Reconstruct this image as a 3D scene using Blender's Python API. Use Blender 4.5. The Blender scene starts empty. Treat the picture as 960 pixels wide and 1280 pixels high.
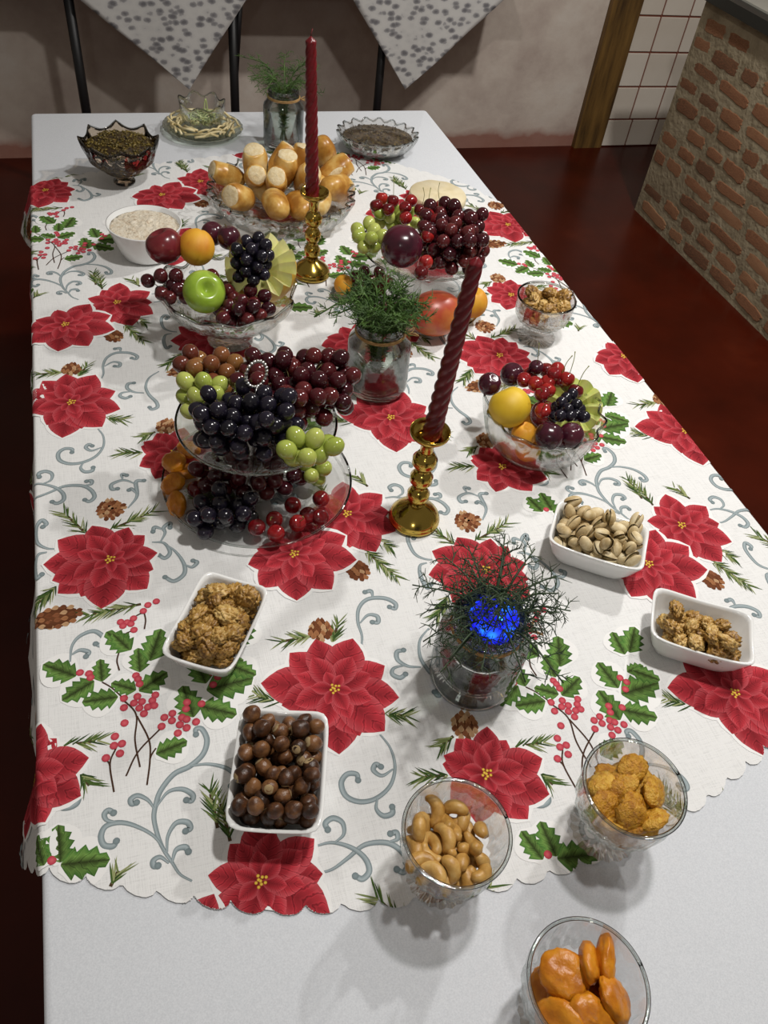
import bpy, bmesh, math, random
import numpy as np
from mathutils import Vector, Matrix, Quaternion, noise

# ------------------------------------------------------------------ camera
SC = bpy.context.scene
COL = SC.collection
TZ = 0.76            # table top height
CH = 0.80            # camera height above the table top
FPX = 1000.0         # focal length in pixels of the 960x1280 frame


def _axes():
    v1 = np.array([30 - 480, -490 - 640, FPX])            # vanishing point of the table's long side
    m = -.008
    c = 138 - .008 * (480 - 285) - 640                    # far table edge line
    X = -(FPX * FPX + v1[1] * c) / (v1[0] + v1[1] * m)
    v2 = np.array([X, c + m * X, FPX])
    a = v1 / np.linalg.norm(v1)
    b = v2 / np.linalg.norm(v2)
    d = np.cross(a, b)
    if d[1] < 0:
        d = -d
    return a, b, d


AY, AX, AD = _axes()


def ray(px, py):
    r = np.array([px - 480, py - 640, FPX])
    return np.array([r @ AX, r @ AY, -(r @ AD)])


def P(px, py, z=0.0):
    """world point at height z above the table under a photo pixel"""
    r = ray(px, py)
    t = (z - CH) / r[2]
    return Vector((r[0] * t, r[1] * t, TZ + z))


cam = bpy.data.cameras.new('camera')
camo = bpy.data.objects.new('camera', cam)
COL.objects.link(camo)
right = (AX[0], AY[0], -AD[0])
down = (AX[1], AY[1], -AD[1])
fwd = (AX[2], AY[2], -AD[2])
camo.matrix_world = Matrix(((right[0], -down[0], -fwd[0], 0), (right[1], -down[1], -fwd[1], 0),
                            (right[2], -down[2], -fwd[2], TZ + CH), (0, 0, 0, 1)))
cam.sensor_fit = 'HORIZONTAL'
cam.sensor_width = 36
cam.lens = 36 * FPX / 960
cam.clip_start = .02
SC.camera = camo

# ------------------------------------------------------------------ light
W = bpy.data.worlds.new('room_ambient')
SC.world = W
W.use_nodes = True
W.node_tree.nodes['Background'].inputs[0].default_value = (1.0, .90, .78, 1)
W.node_tree.nodes['Background'].inputs[1].default_value = .17


def lamp(name, loc, power, size, col=(1, .965, .925)):
    l = bpy.data.lights.new(name, 'AREA')
    l.shape = 'DISK'
    l.size = size
    l.energy = power
    l.color = col
    o = bpy.data.objects.new(name, l)
    COL.objects.link(o)
    o.location = loc
    return o


lamp('ceiling_lamp', (.62, .62, 2.5), 21, .12)
lamp('ceiling_lamp', (1.75, 1.55, 2.4), 32, .12)
lamp('ceiling_lamp', (-.5, -1.3, 2.5), 6, .16)
SC.view_settings.view_transform = 'Standard'
SC.view_settings.look = 'None'
SC.view_settings.exposure = 0.0
SC.view_settings.gamma = 1
SC.view_settings.use_curve_mapping = False
SC.cycles.transparent_max_bounces = 32
SC.cycles.max_bounces = 10

# ------------------------------------------------------------------ materials
MATS = {}


def srgb(r, g, b):
    f = lambda c: c / 12.92 if c <= .04045 else ((c + .055) / 1.055) ** 2.4
    return (f(r / 255), f(g / 255), f(b / 255), 1)


class Nodes:
    def __init__(s, name):
        s.m = bpy.data.materials.new(name)
        s.m.use_nodes = True
        s.t = s.m.node_tree
        s.b = s.t.nodes['Principled BSDF']
        s.out = s.t.nodes['Material Output']
        MATS[name] = s.m

    def n(s, kind, **kw):
        x = s.t.nodes.new(kind)
        for k, v in kw.items():
            if k.startswith('i_'):
                x.inputs[k[2:].replace('_', ' ')].default_value = v
            else:
                setattr(x, k, v)
        return x

    def l(s, a, b):
        s.t.links.new(a, b)

    def ramp(s, fac, stops):
        r = s.n('ShaderNodeValToRGB')
        e = r.color_ramp.elements
        while len(e) < len(stops):
            e.new(.5)
        for q, (p, c) in zip(e, stops):
            q.position = p
            q.color = c if len(c) == 4 else (*c, 1)
        s.l(fac, r.inputs[0])
        return r.outputs[0]

    def coords(s, scale=(1, 1, 1), kind='Object', rot=(0, 0, 0)):
        c = s.n('ShaderNodeTexCoord')
        mp = s.n('ShaderNodeMapping')
        mp.inputs['Scale'].default_value = scale
        mp.inputs['Rotation'].default_value = rot
        s.l(c.outputs[kind], mp.inputs[0])
        return mp.outputs[0]

    def noise(s, vec, scale, detail=4, rough=.55):
        x = s.n('ShaderNodeTexNoise')
        x.inputs['Scale'].default_value = scale
        x.inputs['Detail'].default_value = detail
        x.inputs['Roughness'].default_value = rough
        if vec is not None:
            s.l(vec, x.inputs['Vector'])
        return x.outputs['Fac']

    def bump(s, h, strength=.3, dist=.002):
        b = s.n('ShaderNodeBump')
        b.inputs['Strength'].default_value = strength
        b.inputs['Distance'].default_value = dist
        s.l(h, b.inputs['Height'])
        s.l(b.outputs[0], s.b.inputs['Normal'])

    def set(s, rough=.5, metal=0, spec=.5, sss=0, coat=0, sssr=.004):
        s.b.inputs['Roughness'].default_value = rough
        s.b.inputs['Metallic'].default_value = metal
        s.b.inputs['Specular IOR Level'].default_value = spec
        if sss:
            s.b.inputs['Subsurface Weight'].default_value = sss
            s.b.inputs['Subsurface Scale'].default_value = sssr
        s.b.inputs['Coat Weight'].default_value = coat
        return s


def plain(name, col, rough=.5, **kw):
    s = Nodes(name).set(rough, **kw)
    s.b.inputs['Base Color'].default_value = col if len(col) == 4 else (*col, 1)
    return s.m


def mottled(name, stops, scale, rough=.5, bump=0, bscale=None, vary=0, dist=.002, sc=(1, 1, 1), detail=4, **kw):
    """noise coloured surface; vary adds a per object shift of the colour"""
    s = Nodes(name).set(rough, **kw)
    v = s.coords(sc)
    f = s.noise(v, scale, detail)
    if vary:
        oi = s.n('ShaderNodeObjectInfo')
        mm = s.n('ShaderNodeMath', operation='MULTIPLY_ADD')
        s.l(oi.outputs['Random'], mm.inputs[0])
        mm.inputs[1].default_value = vary
        mm.inputs[2].default_value = -vary / 2
        ad = s.n('ShaderNodeMath', operation='ADD')
        s.l(mm.outputs[0], ad.inputs[0])
        s.l(f, ad.inputs[1])
        f = ad.outputs[0]
    s.l(s.ramp(f, stops), s.b.inputs['Base Color'])
    if bump:
        s.bump(s.noise(v, bscale or scale * 3), bump, dist)
    return s.m


def glass(name, tint=(.985, .99, .985), edge=(.62, .67, .65), refl=.55, start=.72, bumpscale=0, bstr=.4, rough=.03):
    """clear thin glassware: lets light through, darkens and reflects towards grazing angles"""
    s = Nodes(name)
    s.t.nodes.remove(s.b)
    lw = s.n('ShaderNodeLayerWeight')
    lw.inputs['Blend'].default_value = .5
    col = s.ramp(lw.outputs['Facing'], [(0, (*tint, 1)), (start, (*tint, 1)), (1, (*edge, 1))])
    tr = s.n('ShaderNodeBsdfTransparent')
    s.l(col, tr.inputs[0])
    gl = s.n('ShaderNodeBsdfGlossy')
    gl.inputs['Roughness'].default_value = rough
    gl.inputs['Color'].default_value = (1, 1, 1, 1)
    fr = s.n('ShaderNodeFresnel')
    fr.inputs['IOR'].default_value = 1.5
    ma = s.n('ShaderNodeMath', operation='MULTIPLY')
    s.l(fr.outputs[0], ma.inputs[0])
    ma.inputs[1].default_value = refl
    if bumpscale:
        v = s.coords()
        vo = s.n('ShaderNodeTexVoronoi')
        vo.inputs['Scale'].default_value = bumpscale
        s.l(v, vo.inputs['Vector'])
        b = s.n('ShaderNodeBump')
        b.inputs['Strength'].default_value = bstr
        b.inputs['Distance'].default_value = .004
        s.l(vo.outputs['Distance'], b.inputs['Height'])
        for q in (lw, gl, fr):
            s.l(b.outputs[0], q.inputs['Normal'])
    mx = s.n('ShaderNodeMixShader')
    s.l(ma.outputs[0], mx.inputs[0])
    s.l(tr.outputs[0], mx.inputs[1])
    s.l(gl.outputs[0], mx.inputs[2])
    s.l(mx.outputs[0], s.out.inputs[0])
    return s.m


# --- setting
s = Nodes('red_cement').set(.30, spec=.22)
v = s.coords()
s.l(s.ramp(s.noise(v, 3.5, 6), [(.3, (.036, .0032, .0006)), (.6, (.058, .0055, .0012)), (.8, (.085, .011, .003))]), s.b.inputs['Base Color'])
s.bump(s.noise(v, 9), .06, .004)
# plaster with a red stain along the floor
s = Nodes('plaster').set(.8, spec=.2)
v = s.coords()
f1 = s.ramp(s.noise(v, 4.5, 8, .62), [(.3, srgb(190, 174, 164)), (.55, srgb(216, 204, 192)), (.75, srgb(226, 218, 208))])
sx = s.n('ShaderNodeSeparateXYZ')
s.l(v, sx.inputs[0])
nz = s.noise(v, 9, 5)
ad = s.n('ShaderNodeMath', operation='MULTIPLY_ADD')
s.l(nz, ad.inputs[0])
ad.inputs[1].default_value = -.10
s.l(sx.outputs['Z'], ad.inputs[2])
st = s.ramp(ad.outputs[0], [(0.0, (.75, .75, .75)), (.012, (.5, .5, .5)), (.04, (.10, .10, .10)), (.12, (0, 0, 0))])
mx = s.n('ShaderNodeMix', data_type='RGBA')
s.l(st, mx.inputs['Factor'])
s.l(f1, mx.inputs['A'])
mx.inputs['B'].default_value = srgb(138, 62, 36)
s.l(mx.outputs['Result'], s.b.inputs['Base Color'])
s.bump(s.noise(v, 12, 6), .35, .01)
mottled('old_wood', [(.3, srgb(62, 42, 16)), (.5, srgb(104, 76, 34)), (.7, srgb(128, 96, 46))], 6, .6, .4, 14, sc=(6, 6, .7))
plain('grout_red', srgb(120, 62, 44), .8)
mottled('tile_glaze', [(.3, srgb(214, 204, 190)), (.7, srgb(228, 220, 208))], 3, .18, vary=.4)
mottled('mortar', [(.3, srgb(124, 112, 88)), (.5, srgb(150, 138, 112)), (.75, srgb(166, 154, 128))], 9, .9, .8, 40, dist=.008)
mottled('brick_clay', [(.25, srgb(112, 78, 54)), (.5, srgb(148, 100, 68)), (.75, srgb(160, 118, 84))], 14, .9, .7, 60, vary=.5, dist=.006)
plain('dark_slab', srgb(40, 42, 38), .4)
mottled('grey_tile', [(.3, srgb(150, 150, 142)), (.7, srgb(170, 170, 160))], 6, .3)
plain('black_metal', (.008, .008, .009), .45)
plain('table_wood', srgb(120, 88, 60), .5)

# --- cloth
def linen(name, base, dark, slub=True, bstr=.25):
    s = Nodes(name).set(.85, spec=.15)
    v1 = s.coords((55, 900, 55), rot=(0, 0, .245))
    v2 = s.coords((900, 45, 55), rot=(0, 0, .245))
    a = s.noise(v1, 1, 2)
    b = s.noise(v2, 1, 2)
    ad = s.n('ShaderNodeMath', operation='ADD')
    s.l(a, ad.inputs[0])
    s.l(b, ad.inputs[1])
    c = s.ramp(ad.outputs[0], [(.75, dark), (1.0, base), (1.3, base)]) if slub else None
    if c:
        s.l(c, s.b.inputs['Base Color'])
    else:
        s.b.inputs['Base Color'].default_value = base
    s.bump(ad.outputs[0], bstr, .001)
    return s


linen('print_ground', (.75, .755, .75, 1), (.66, .665, .66, 1))
s = Nodes('white_cotton').set(.85, spec=.15)
v = s.coords()
s.l(s.ramp(s.noise(v, 700, 2), [(.3, (.57, .595, .63)), (.7, (.67, .695, .73))]), s.b.inputs['Base Color'])
s.bump(s.noise(v, 5, 3), .25, .01)
# ink printed on the cloth, colour per motif from the Col attribute, petal and leaf veins from the motif's own coordinates
s = Nodes('printed_ink').set(.85, spec=.12)
at = s.n('ShaderNodeAttribute', attribute_name='Col')
uv = s.n('ShaderNodeUVMap', uv_map='vein')
sx = s.n('ShaderNodeSeparateXYZ')
s.l(uv.outputs[0], sx.inputs[0])
ab = s.n('ShaderNodeMath', operation='ABSOLUTE')
s.l(sx.outputs['Y'], ab.inputs[0])
m1 = s.n('ShaderNodeMath', operation='MULTIPLY_ADD')
s.l(ab.outputs[0], m1.inputs[0])
m1.inputs[1].default_value = -.22
s.l(sx.outputs['X'], m1.inputs[2])
nn = s.noise(s.coords(), 160, 3)
m2 = s.n('ShaderNodeMath', operation='MULTIPLY_ADD')
s.l(nn, m2.inputs[0])
m2.inputs[1].default_value = .12
s.l(m1.outputs[0], m2.inputs[2])
m3 = s.n('ShaderNodeMath', operation='MULTIPLY')
s.l(m2.outputs[0], m3.inputs[0])
m3.inputs[1].default_value = 40
m4 = s.n('ShaderNodeMath', operation='SINE')
s.l(m3.outputs[0], m4.inputs[0])
vn = s.ramp(m4.outputs[0], [(.0, (.80, .80, .80)), (.5, (1, 1, 1)), (.75, (1, 1, 1)), (1, (.50, .48, .50))])
mm = s.n('ShaderNodeMix', data_type='RGBA', blend_type='MULTIPLY')
s.l(at.outputs['Alpha'], mm.inputs['Factor'])
s.l(at.outputs['Color'], mm.inputs['A'])
s.l(vn, mm.inputs['B'])
s.l(mm.outputs['Result'], s.b.inputs['Base Color'])
# grey leaf printed cloth on the side table
s = Nodes('leaf_print_cloth').set(.85, spec=.12)
v = s.coords((36, 20, 58), rot=(.0, .6, .0))
vo = s.n('ShaderNodeTexVoronoi', feature='F1')
vo.inputs['Scale'].default_value = .8
s.l(v, vo.inputs['Vector'])
n2 = s.noise(s.coords((30, 30, 30)), 3, 3)
ad = s.n('ShaderNodeMath', operation='MULTIPLY_ADD')
s.l(n2, ad.inputs[0])
ad.inputs[1].default_value = .30
s.l(vo.outputs['Distance'], ad.inputs[2])
s.l(s.ramp(ad.outputs[0], [(.34, srgb(118, 117, 120)), (.55, srgb(158, 157, 158)), (.63, srgb(198, 197, 195)), (.9, srgb(206, 205, 202))]), s.b.inputs['Base Color'])

# --- tableware
glass('cut_glass', tint=(.985, .99, .985), edge=(.60, .64, .62), bumpscale=110, bstr=.25, refl=.6, start=.66)
glass('ribbed_glass', tint=(.99, .99, .99), edge=(.60, .65, .63), refl=.55, start=.72)
glass('clear_glass', tint=(.99, .992, .99), edge=(.35, .45, .41), refl=.45, start=.8)
glass('rim_glass', tint=(.95, .97, .96), edge=(.46, .52, .50), refl=1.0, start=.3)
s = Nodes('silver').set(.2, metal=1)
s.b.inputs['Base Color'].default_value = (.75, .75, .74, 1)
glass('jar_glass', tint=(.95, .965, .955), edge=(.22, .27, .25), refl=.9, start=.6)
glass('amber_glass', tint=(.86, .78, .68), edge=(.25, .20, .14), refl=1.0, bumpscale=70, bstr=.4)
glass('green_glass', tint=(.93, .97, .92), edge=(.16, .24, .16), refl=.8)
glass('jar_water', tint=(.80, .84, .80), edge=(.5, .55, .5), refl=.3)
glass('cling_film', tint=(.99, .99, .99), edge=(.97, .97, .97), refl=.22, start=.9, bumpscale=30, bstr=.35, rough=.04)
plain('white_ceramic', (.80, .81, .80), .12, coat=.4)
s = Nodes('brass').set(.16, metal=1)
s.b.inputs['Base Color'].default_value = srgb(186, 158, 76)
mottled('candle_wax', [(.3, (.10, .003, .006)), (.7, (.16, .006, .012))], 40, .32, sss=.15, sssr=.004)
plain('wick', (.12, .02, .02), .9)
mottled('twine', [(.3, srgb(150, 116, 70)), (.7, srgb(186, 152, 100))], 300, .9)
s = Nodes('blue_led').set(.4)
s.b.inputs['Base Color'].default_value = (.01, .02, .8, 1)
vo = s.n('ShaderNodeTexVoronoi')
vo.inputs['Scale'].default_value = 42
s.l(s.coords(), vo.inputs['Vector'])
s.l(s.ramp(vo.outputs['Distance'], [(.0, (.03, .38, 1)), (.28, (.012, .07, 1)), (.5, (.008, .012, .75)), (.8, (.004, .004, .25))]), s.b.inputs['Emission Color'])
s.b.inputs['Emission Strength'].default_value = 1.5
s = Nodes('led_core').set(.4)
s.b.inputs['Base Color'].default_value = (.05, .3, 1, 1)
s.b.inputs['Emission Color'].default_value = (.05, .45, 1, 1)
s.b.inputs['Emission Strength'].default_value = 5

# --- food
G = dict(rough=.14, sss=.05, coat=.2)
mottled('grape_red', [(.25, (.018, .003, .006)), (.5, (.055, .006, .010)), (.75, (.13, .020, .018))], 45, vary=.35, **G)
mottled('grape_blush', [(.25, (.07, .010, .009)), (.5, (.16, .045, .020)), (.75, (.26, .13, .035))], 45, vary=.4, **G)
mottled('grape_black', [(.3, (.003, .003, .006)), (.7, (.014, .011, .022))], 60, .20, vary=.3, coat=.1)
mottled('grape_green', [(.3, (.26, .33, .05)), (.5, (.36, .42, .08)), (.7, (.48, .52, .14))], 40, vary=.3, **G)
mottled('cherry_skin', [(.3, (.09, .004, .006)), (.5, (.22, .008, .010)), (.75, (.36, .02, .015))], 40, .12, vary=.5, coat=.3)
mottled('plum_skin', [(.3, (.030, .005, .012)), (.6, (.075, .010, .022)), (.8, (.14, .02, .03))], 25, .2, vary=.2, coat=.2)
mottled('red_apple_skin', [(.3, (.09, .008, .012)), (.6, (.18, .018, .024)), (.8, (.30, .06, .05))], 30, .25, coat=.2)
mottled('green_apple_skin', [(.3, (.22, .36, .025)), (.6, (.32, .47, .05)), (.8, (.45, .58, .12))], 30, .22, coat=.2)
mottled('peach_skin', [(.3, (.62, .22, .015)), (.5, (.70, .34, .02)), (.7, (.72, .42, .035))], 22, .6)
mottled('yellow_peach_skin', [(.3, (.62, .38, .012)), (.7, (.72, .50, .03))], 22, .55)
mottled('mango_skin', [(.3, (.30, .035, .02)), (.5, (.44, .07, .03)), (.7, (.55, .20, .04))], 14, .35)
mottled('melon_rind', [(.3, (.55, .30, .02)), (.7, (.68, .42, .04))], 30, .5)
mottled('melon_flesh', [(.3, (.60, .60, .22)), (.7, (.72, .70, .36))], 50, .35, sss=.15)
mottled('honeydew_flesh', [(.3, (.50, .56, .14)), (.7, (.64, .66, .24))], 50, .35, sss=.15)
mottled('apricot_dried', [(.3, (.42, .12, .004)), (.5, (.55, .19, .006)), (.75, (.66, .28, .015))], 60, .38, .5, 160, sss=.1, dist=.002)
mottled('crust', [(.33, (.36, .15, .020)), (.45, (.54, .28, .055)), (.55, (.68, .44, .13)), (.68, (.78, .60, .28))], 28, .32, .5, 34, vary=.2)
mottled('crumb', [(.3, (.62, .48, .25)), (.7, (.78, .68, .46))], 160, .85, .6, 240)
mottled('hazel_shell', [(.25, (.026, .010, .004)), (.48, (.080, .030, .011)), (.7, (.20, .090, .033))], 90, .36, .5, 200, vary=.45)
mottled('hazel_scar', [(.3, (.25, .16, .07)), (.7, (.42, .31, .16))], 200, .8)
mottled('pistachio_shell', [(.3, (.50, .37, .18)), (.5, (.64, .51, .29)), (.75, (.74, .64, .42))], 120, .55, vary=.35)
mottled('pistachio_kernel', [(.3, (.14, .12, .03)), (.7, (.26, .16, .07))], 200, .6)
mottled('walnut_flesh', [(.25, (.17, .075, .014)), (.5, (.43, .24, .055)), (.75, (.66, .46, .17))], 150, .34, .5, 300, vary=.3)
mottled('cashew_flesh', [(.3, (.38, .19, .035)), (.5, (.50, .28, .070)), (.75, (.58, .38, .13))], 120, .42, .25, 240, vary=.25)
mottled('corn_snack', [(.3, (.38, .15, .008)), (.5, (.55, .26, .016)), (.75, (.70, .42, .06))], 160, .35, .9, 420, vary=.25, dist=.003)
mottled('relish', [(.35, (.014, .008, .004)), (.5, (.045, .026, .009)), (.62, (.10, .075, .02)), (.74, (.34, .20, .04))], 150, .3, .8, 200, dist=.004)
mottled('relish_bits', [(.3, (.02, .013, .006)), (.55, (.055, .042, .012)), (.8, (.17, .12, .02))], 90, .3, vary=.5)
mottled('cream_dip', [(.3, (.52, .40, .28)), (.45, (.70, .62, .48)), (.7, (.78, .72, .60))], 110, .45, .8, 130, dist=.006)
mottled('green_strips', [(.3, (.32, .40, .14)), (.7, (.52, .58, .28))], 60, .4)
mottled('cream_strips', [(.3, (.70, .56, .26)), (.7, (.80, .72, .46))], 60, .45)
mottled('cheese', [(.3, (.66, .56, .34)), (.7, (.74, .66, .46))], 40, .6)
mottled('fern_green', [(.3, (.025, .065, .010)), (.6, (.065, .14, .020)), (.8, (.13, .21, .04))], 60, .6)
mottled('fern_dark', [(.3, (.012, .028, .010)), (.6, (.028, .055, .018)), (.8, (.06, .09, .035))], 60, .6)
mottled('stalk_brown', [(.3, (.09, .07, .02)), (.7, (.20, .15, .05))], 80, .7)
mottled('stalk_green', [(.3, (.16, .18, .04)), (.7, (.28, .30, .08))], 80, .6)

# ------------------------------------------------------------------ mesh helpers
class MB:
    def __init__(s):
        s.v, s.f = [], []

    def add(s, v, f):
        o = len(s.v)
        s.v += [tuple(p) for p in v]
        s.f += [tuple(i + o for i in q) for q in f]
        return s

    def box(s, x0, x1, y0, y1, z0, z1):
        v = [(x, y, z) for z in (z0, z1) for y in (y0, y1) for x in (x0, x1)]
        return s.add(v, [(0, 2, 3, 1), (4, 5, 7, 6), (0, 1, 5, 4), (2, 6, 7, 3), (0, 4, 6, 2), (1, 3, 7, 5)])

    def lathe(s, prof, n=48, mod=None, cap=True, M=None, closed=False):
        """prof [(r, z)...]; mod(r, z, angle, k) -> (r, z)"""
        v, f = [], []
        for k, (r, z) in enumerate(prof):
            for i in range(n):
                a = 2 * math.pi * i / n
                rr, zz = mod(r, z, a, k) if mod else (r, z)
                p = Vector((rr * math.cos(a), rr * math.sin(a), zz))
                v.append(M @ p if M else p)
        m = len(prof)
        for k in range(m if closed else m - 1):
            k2 = (k + 1) % m
            for i in range(n):
                j = (i + 1) % n
                f.append((k * n + i, k * n + j, k2 * n + j, k2 * n + i))
        if cap and not closed:
            f.append(tuple(range(n))[::-1])
            f.append(tuple((m - 1) * n + i for i in range(n)))
        return s.add(v, f)

    def tube(s, path, r, n=5, cap=True):
        path = [Vector(p) for p in path]
        m = len(path)
        rs = r if isinstance(r, (list, tuple)) else [r] * m
        t0 = (path[1] - path[0]).normalized()
        u = t0.orthogonal().normalized()
        v, f = [], []
        for k, p in enumerate(path):
            t = (path[min(k + 1, m - 1)] - path[max(k - 1, 0)])
            t = t.normalized() if t.length > 1e-9 else t0
            u = (u - t * u.dot(t))
            u = u.normalized() if u.length > 1e-6 else t.orthogonal().normalized()
            w = t.cross(u)
            for i in range(n):
                a = 2 * math.pi * i / n
                v.append(p + (u * math.cos(a) + w * math.sin(a)) * rs[k])
        for k in range(m - 1):
            for i in range(n):
                j = (i + 1) % n
                f.append((k * n + i, k * n + j, (k + 1) * n + j, (k + 1) * n + i))
        if cap:
            f.append(tuple(range(n))[::-1])
            f.append(tuple((m - 1) * n + i for i in range(n)))
        return s.add(v, f)

    def ball(s, fn=None, nu=16, nv=10, c=(0, 0, 0), r=1.0, scale=(1, 1, 1)):
        """fn(dir) -> radius factor or point"""
        v, f = [], []
        dirs = [Vector((0, 0, -1))]
        for k in range(1, nv):
            ph = -math.pi / 2 + math.pi * k / nv
            for i in range(nu):
                a = 2 * math.pi * i / nu
                dirs.append(Vector((math.cos(ph) * math.cos(a), math.cos(ph) * math.sin(a), math.sin(ph))))
        dirs.append(Vector((0, 0, 1)))
        for d in dirs:
            q = fn(d) if fn else 1.0
            p = q if isinstance(q, Vector) else d * q
            v.append((c[0] + p.x * r * scale[0], c[1] + p.y * r * scale[1], c[2] + p.z * r * scale[2]))
        for i in range(nu):
            f.append((0, 1 + (i + 1) % nu, 1 + i))
        for k in range(nv - 2):
            for i in range(nu):
                j = (i + 1) % nu
                a = 1 + k * nu
                f.append((a + i, a + j, a + nu + j, a + nu + i))
        e = len(dirs) - 1
        a = 1 + (nv - 2) * nu
        for i in range(nu):
            f.append((a + i, a + (i + 1) % nu, e))
        return s.add(v, f)

    def mesh(s, name, mat, smooth=True):
        me = bpy.data.meshes.new(name)
        me.from_pydata(s.v, [], s.f)
        me.materials.append(MATS[mat])
        if smooth:
            me.shade_smooth()
        me.update()
        return me

    def build(s, name, mat, parent=None, smooth=True, loc=None):
        return link(name, s.mesh(name, mat, smooth), parent, loc)


def link(name, me, parent=None, loc=None, rot=None):
    o = bpy.data.objects.new(name, me)
    COL.objects.link(o)
    if parent:
        o.parent = parent
    if loc is not None:
        o.location = loc
    if rot is not None:
        if isinstance(rot, Quaternion):
            o.rotation_mode = 'QUATERNION'
            o.rotation_quaternion = rot
        else:
            o.rotation_euler = rot
    return o


def tag(o, label=None, cat=None, group=None, kind=None):
    if label:
        o['label'] = label
    if cat:
        o['category'] = cat
    if group:
        o['group'] = group
    if kind:
        o['kind'] = kind
    return o


def thing(name, label, cat, loc=(0, 0, 0), rot=None, group=None):
    o = link(name, None, None, loc, rot)
    o.empty_display_size = .02
    return tag(o, label, cat, group)


def structure(name, mb, mat, label, smooth=False):
    o = mb.build(name, mat, None, smooth)
    return tag(o, label, None, None, 'structure')


def catmull(pts, n=8):
    pts = [Vector(p) for p in pts]
    if len(pts) < 3:
        return pts
    q = [pts[0] * 2 - pts[1]] + pts + [pts[-1] * 2 - pts[-2]]
    out = []
    for k in range(1, len(q) - 2):
        a, b, c, d = q[k - 1:k + 3]
        for i in range(n):
            t = i / n
            out.append(.5 * ((2 * b) + (c - a) * t + (2 * a - 5 * b + 4 * c - d) * t * t + (3 * b - a - 3 * c + d) * t ** 3))
    out.append(pts[-1])
    return out


def toz(d, roll=0.0):
    """rotation that turns local +Z to direction d"""
    return Vector(d).to_track_quat('Z', 'Y') @ Quaternion((0, 0, 1), roll)


def smoothstep(a, b, x):
    t = min(1, max(0, (x - a) / (b - a)))
    return t * t * (3 - 2 * t)


# ------------------------------------------------------------------ the setting
WALL_Y = 3.6
BX = 2.22            # face of the brick counter
BY1 = 2.93           # its far corner
structure('floor', MB().box(-3.2, 4.6, -2.6, WALL_Y, -.06, 0), 'red_cement', 'dark red polished cement floor')
wall = structure('wall_back', MB().box(-3.2, 4.6, WALL_Y, WALL_Y + .15, 0, 2.9), 'plaster', 'pinkish white plaster wall with a red stain along the floor')
post = MB().box(2.232, 2.385, WALL_Y - .03, WALL_Y, 0, 2.9)
structure('trim_1', post, 'old_wood', 'brown wooden post between plaster and white tiles')
tw = structure('wall_tiled', MB().box(2.385, 3.6, WALL_Y - .012, WALL_Y, 0, 1.8), 'grout_red', 'white square wall tiles with red grout beside the wooden post')
tile_me = {}
rng = random.Random(5)


def tile_mesh(w, h):
    key = (round(w, 3), round(h, 3))
    if key not in tile_me:
        b = bmesh.new()
        bmesh.ops.create_cube(b, size=1, matrix=Matrix.Diagonal((w, .010, h, 1)))
        bmesh.ops.bevel(b, geom=b.edges[:], offset=.002, segments=1, affect='EDGES')
        me = bpy.data.meshes.new('tile')
        b.to_mesh(me)
        me.materials.append(MATS['tile_glaze'])
        tile_me[key] = me
    return tile_me[key]


zr = [0, .131] + [.131 + .1515 * k for k in range(1, 8)]
for k in range(len(zr) - 1):
    xs = [2.388, 2.53, 2.68, 2.83, 2.98, 3.13] if k == 0 else [2.388, 2.51, 2.66, 2.81, 2.96, 3.11]
    for i in range(len(xs) - 1):
        w, h = xs[i + 1] - xs[i] - .008, zr[k + 1] - zr[k] - .008
        link('tile', tile_mesh(w, h), tw, ((xs[i] + xs[i + 1]) / 2, WALL_Y - .0135, (zr[k] + zr[k + 1]) / 2))

bw = structure('wall_right', MB().box(BX + .004, BX + .45, -1.2, BY1, 0, .825), 'mortar', 'low counter wall of rough bricks in thick grey mortar')
brick_me = []
for k in range(10):
    b = MB()
    r = random.Random(40 + k)
    n = 26
    ring = []
    for i in range(n):
        a = 2 * math.pi * i / n
        c, s_ = math.cos(a), math.sin(a)
        q = (abs(c) ** 9 + abs(s_) ** 9) ** (-1 / 9)
        j = 1 + r.uniform(-.10, .05)
        ring.append((c * q * .5 * j, s_ * q * .5 * (1 + r.uniform(-.2, .05))))
    v = [(.010, y, z) for y, z in ring] + [(-.0005, y * .99, z * .97) for y, z in ring] + [(-.0022, y * .95, z * .86) for y, z in ring] + [(-.003 + r.uniform(-.001, .001), 0, 0)]
    f = []
    for q in range(2):
        for i in range(n):
            j = (i + 1) % n
            f.append((q * n + i, q * n + n + i, q * n + n + j, q * n + j))
    for i in range(n):
        f.append((2 * n + i, 3 * n, 2 * n + (i + 1) % n))
    brick_me.append(b.add(v, f).mesh('brick', 'brick_clay', False))
for row in range(11):
    z = .045 + row * .071
    y = BY1 - .012 - rng.uniform(0, .05) + (.06 if row % 2 else 0)
    while y > .9:
        L = rng.choice((.10, .15, .19, .2, .12))
        L *= rng.uniform(.85, 1.1)
        y0 = y - L
        top = min(y, BY1 - .01)
        if top - y0 > .03 and rng.random() > .06:
            o = link('brick', rng.choice(brick_me), bw, (BX + .003 + rng.uniform(0, .003), (top + y0) / 2, z + rng.uniform(-.006, .006)), (rng.uniform(-.05, .05), 0, 0))
            o.scale = (1, top - y0, .052 * rng.uniform(.75, 1.05))
        y = y0 - rng.uniform(.018, .035)
ct = structure('trim_2', MB().box(BX - .02, BX + .47, -1.2, BY1 + .02, .825, .862), 'dark_slab', 'dark slab edging on top of the brick counter')
ctop = MB().box(BX + .035, BX + .44, -1.2, BY1 - .03, .862, .868).build('counter_tiles', 'grey_tile', ct, False)

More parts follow.
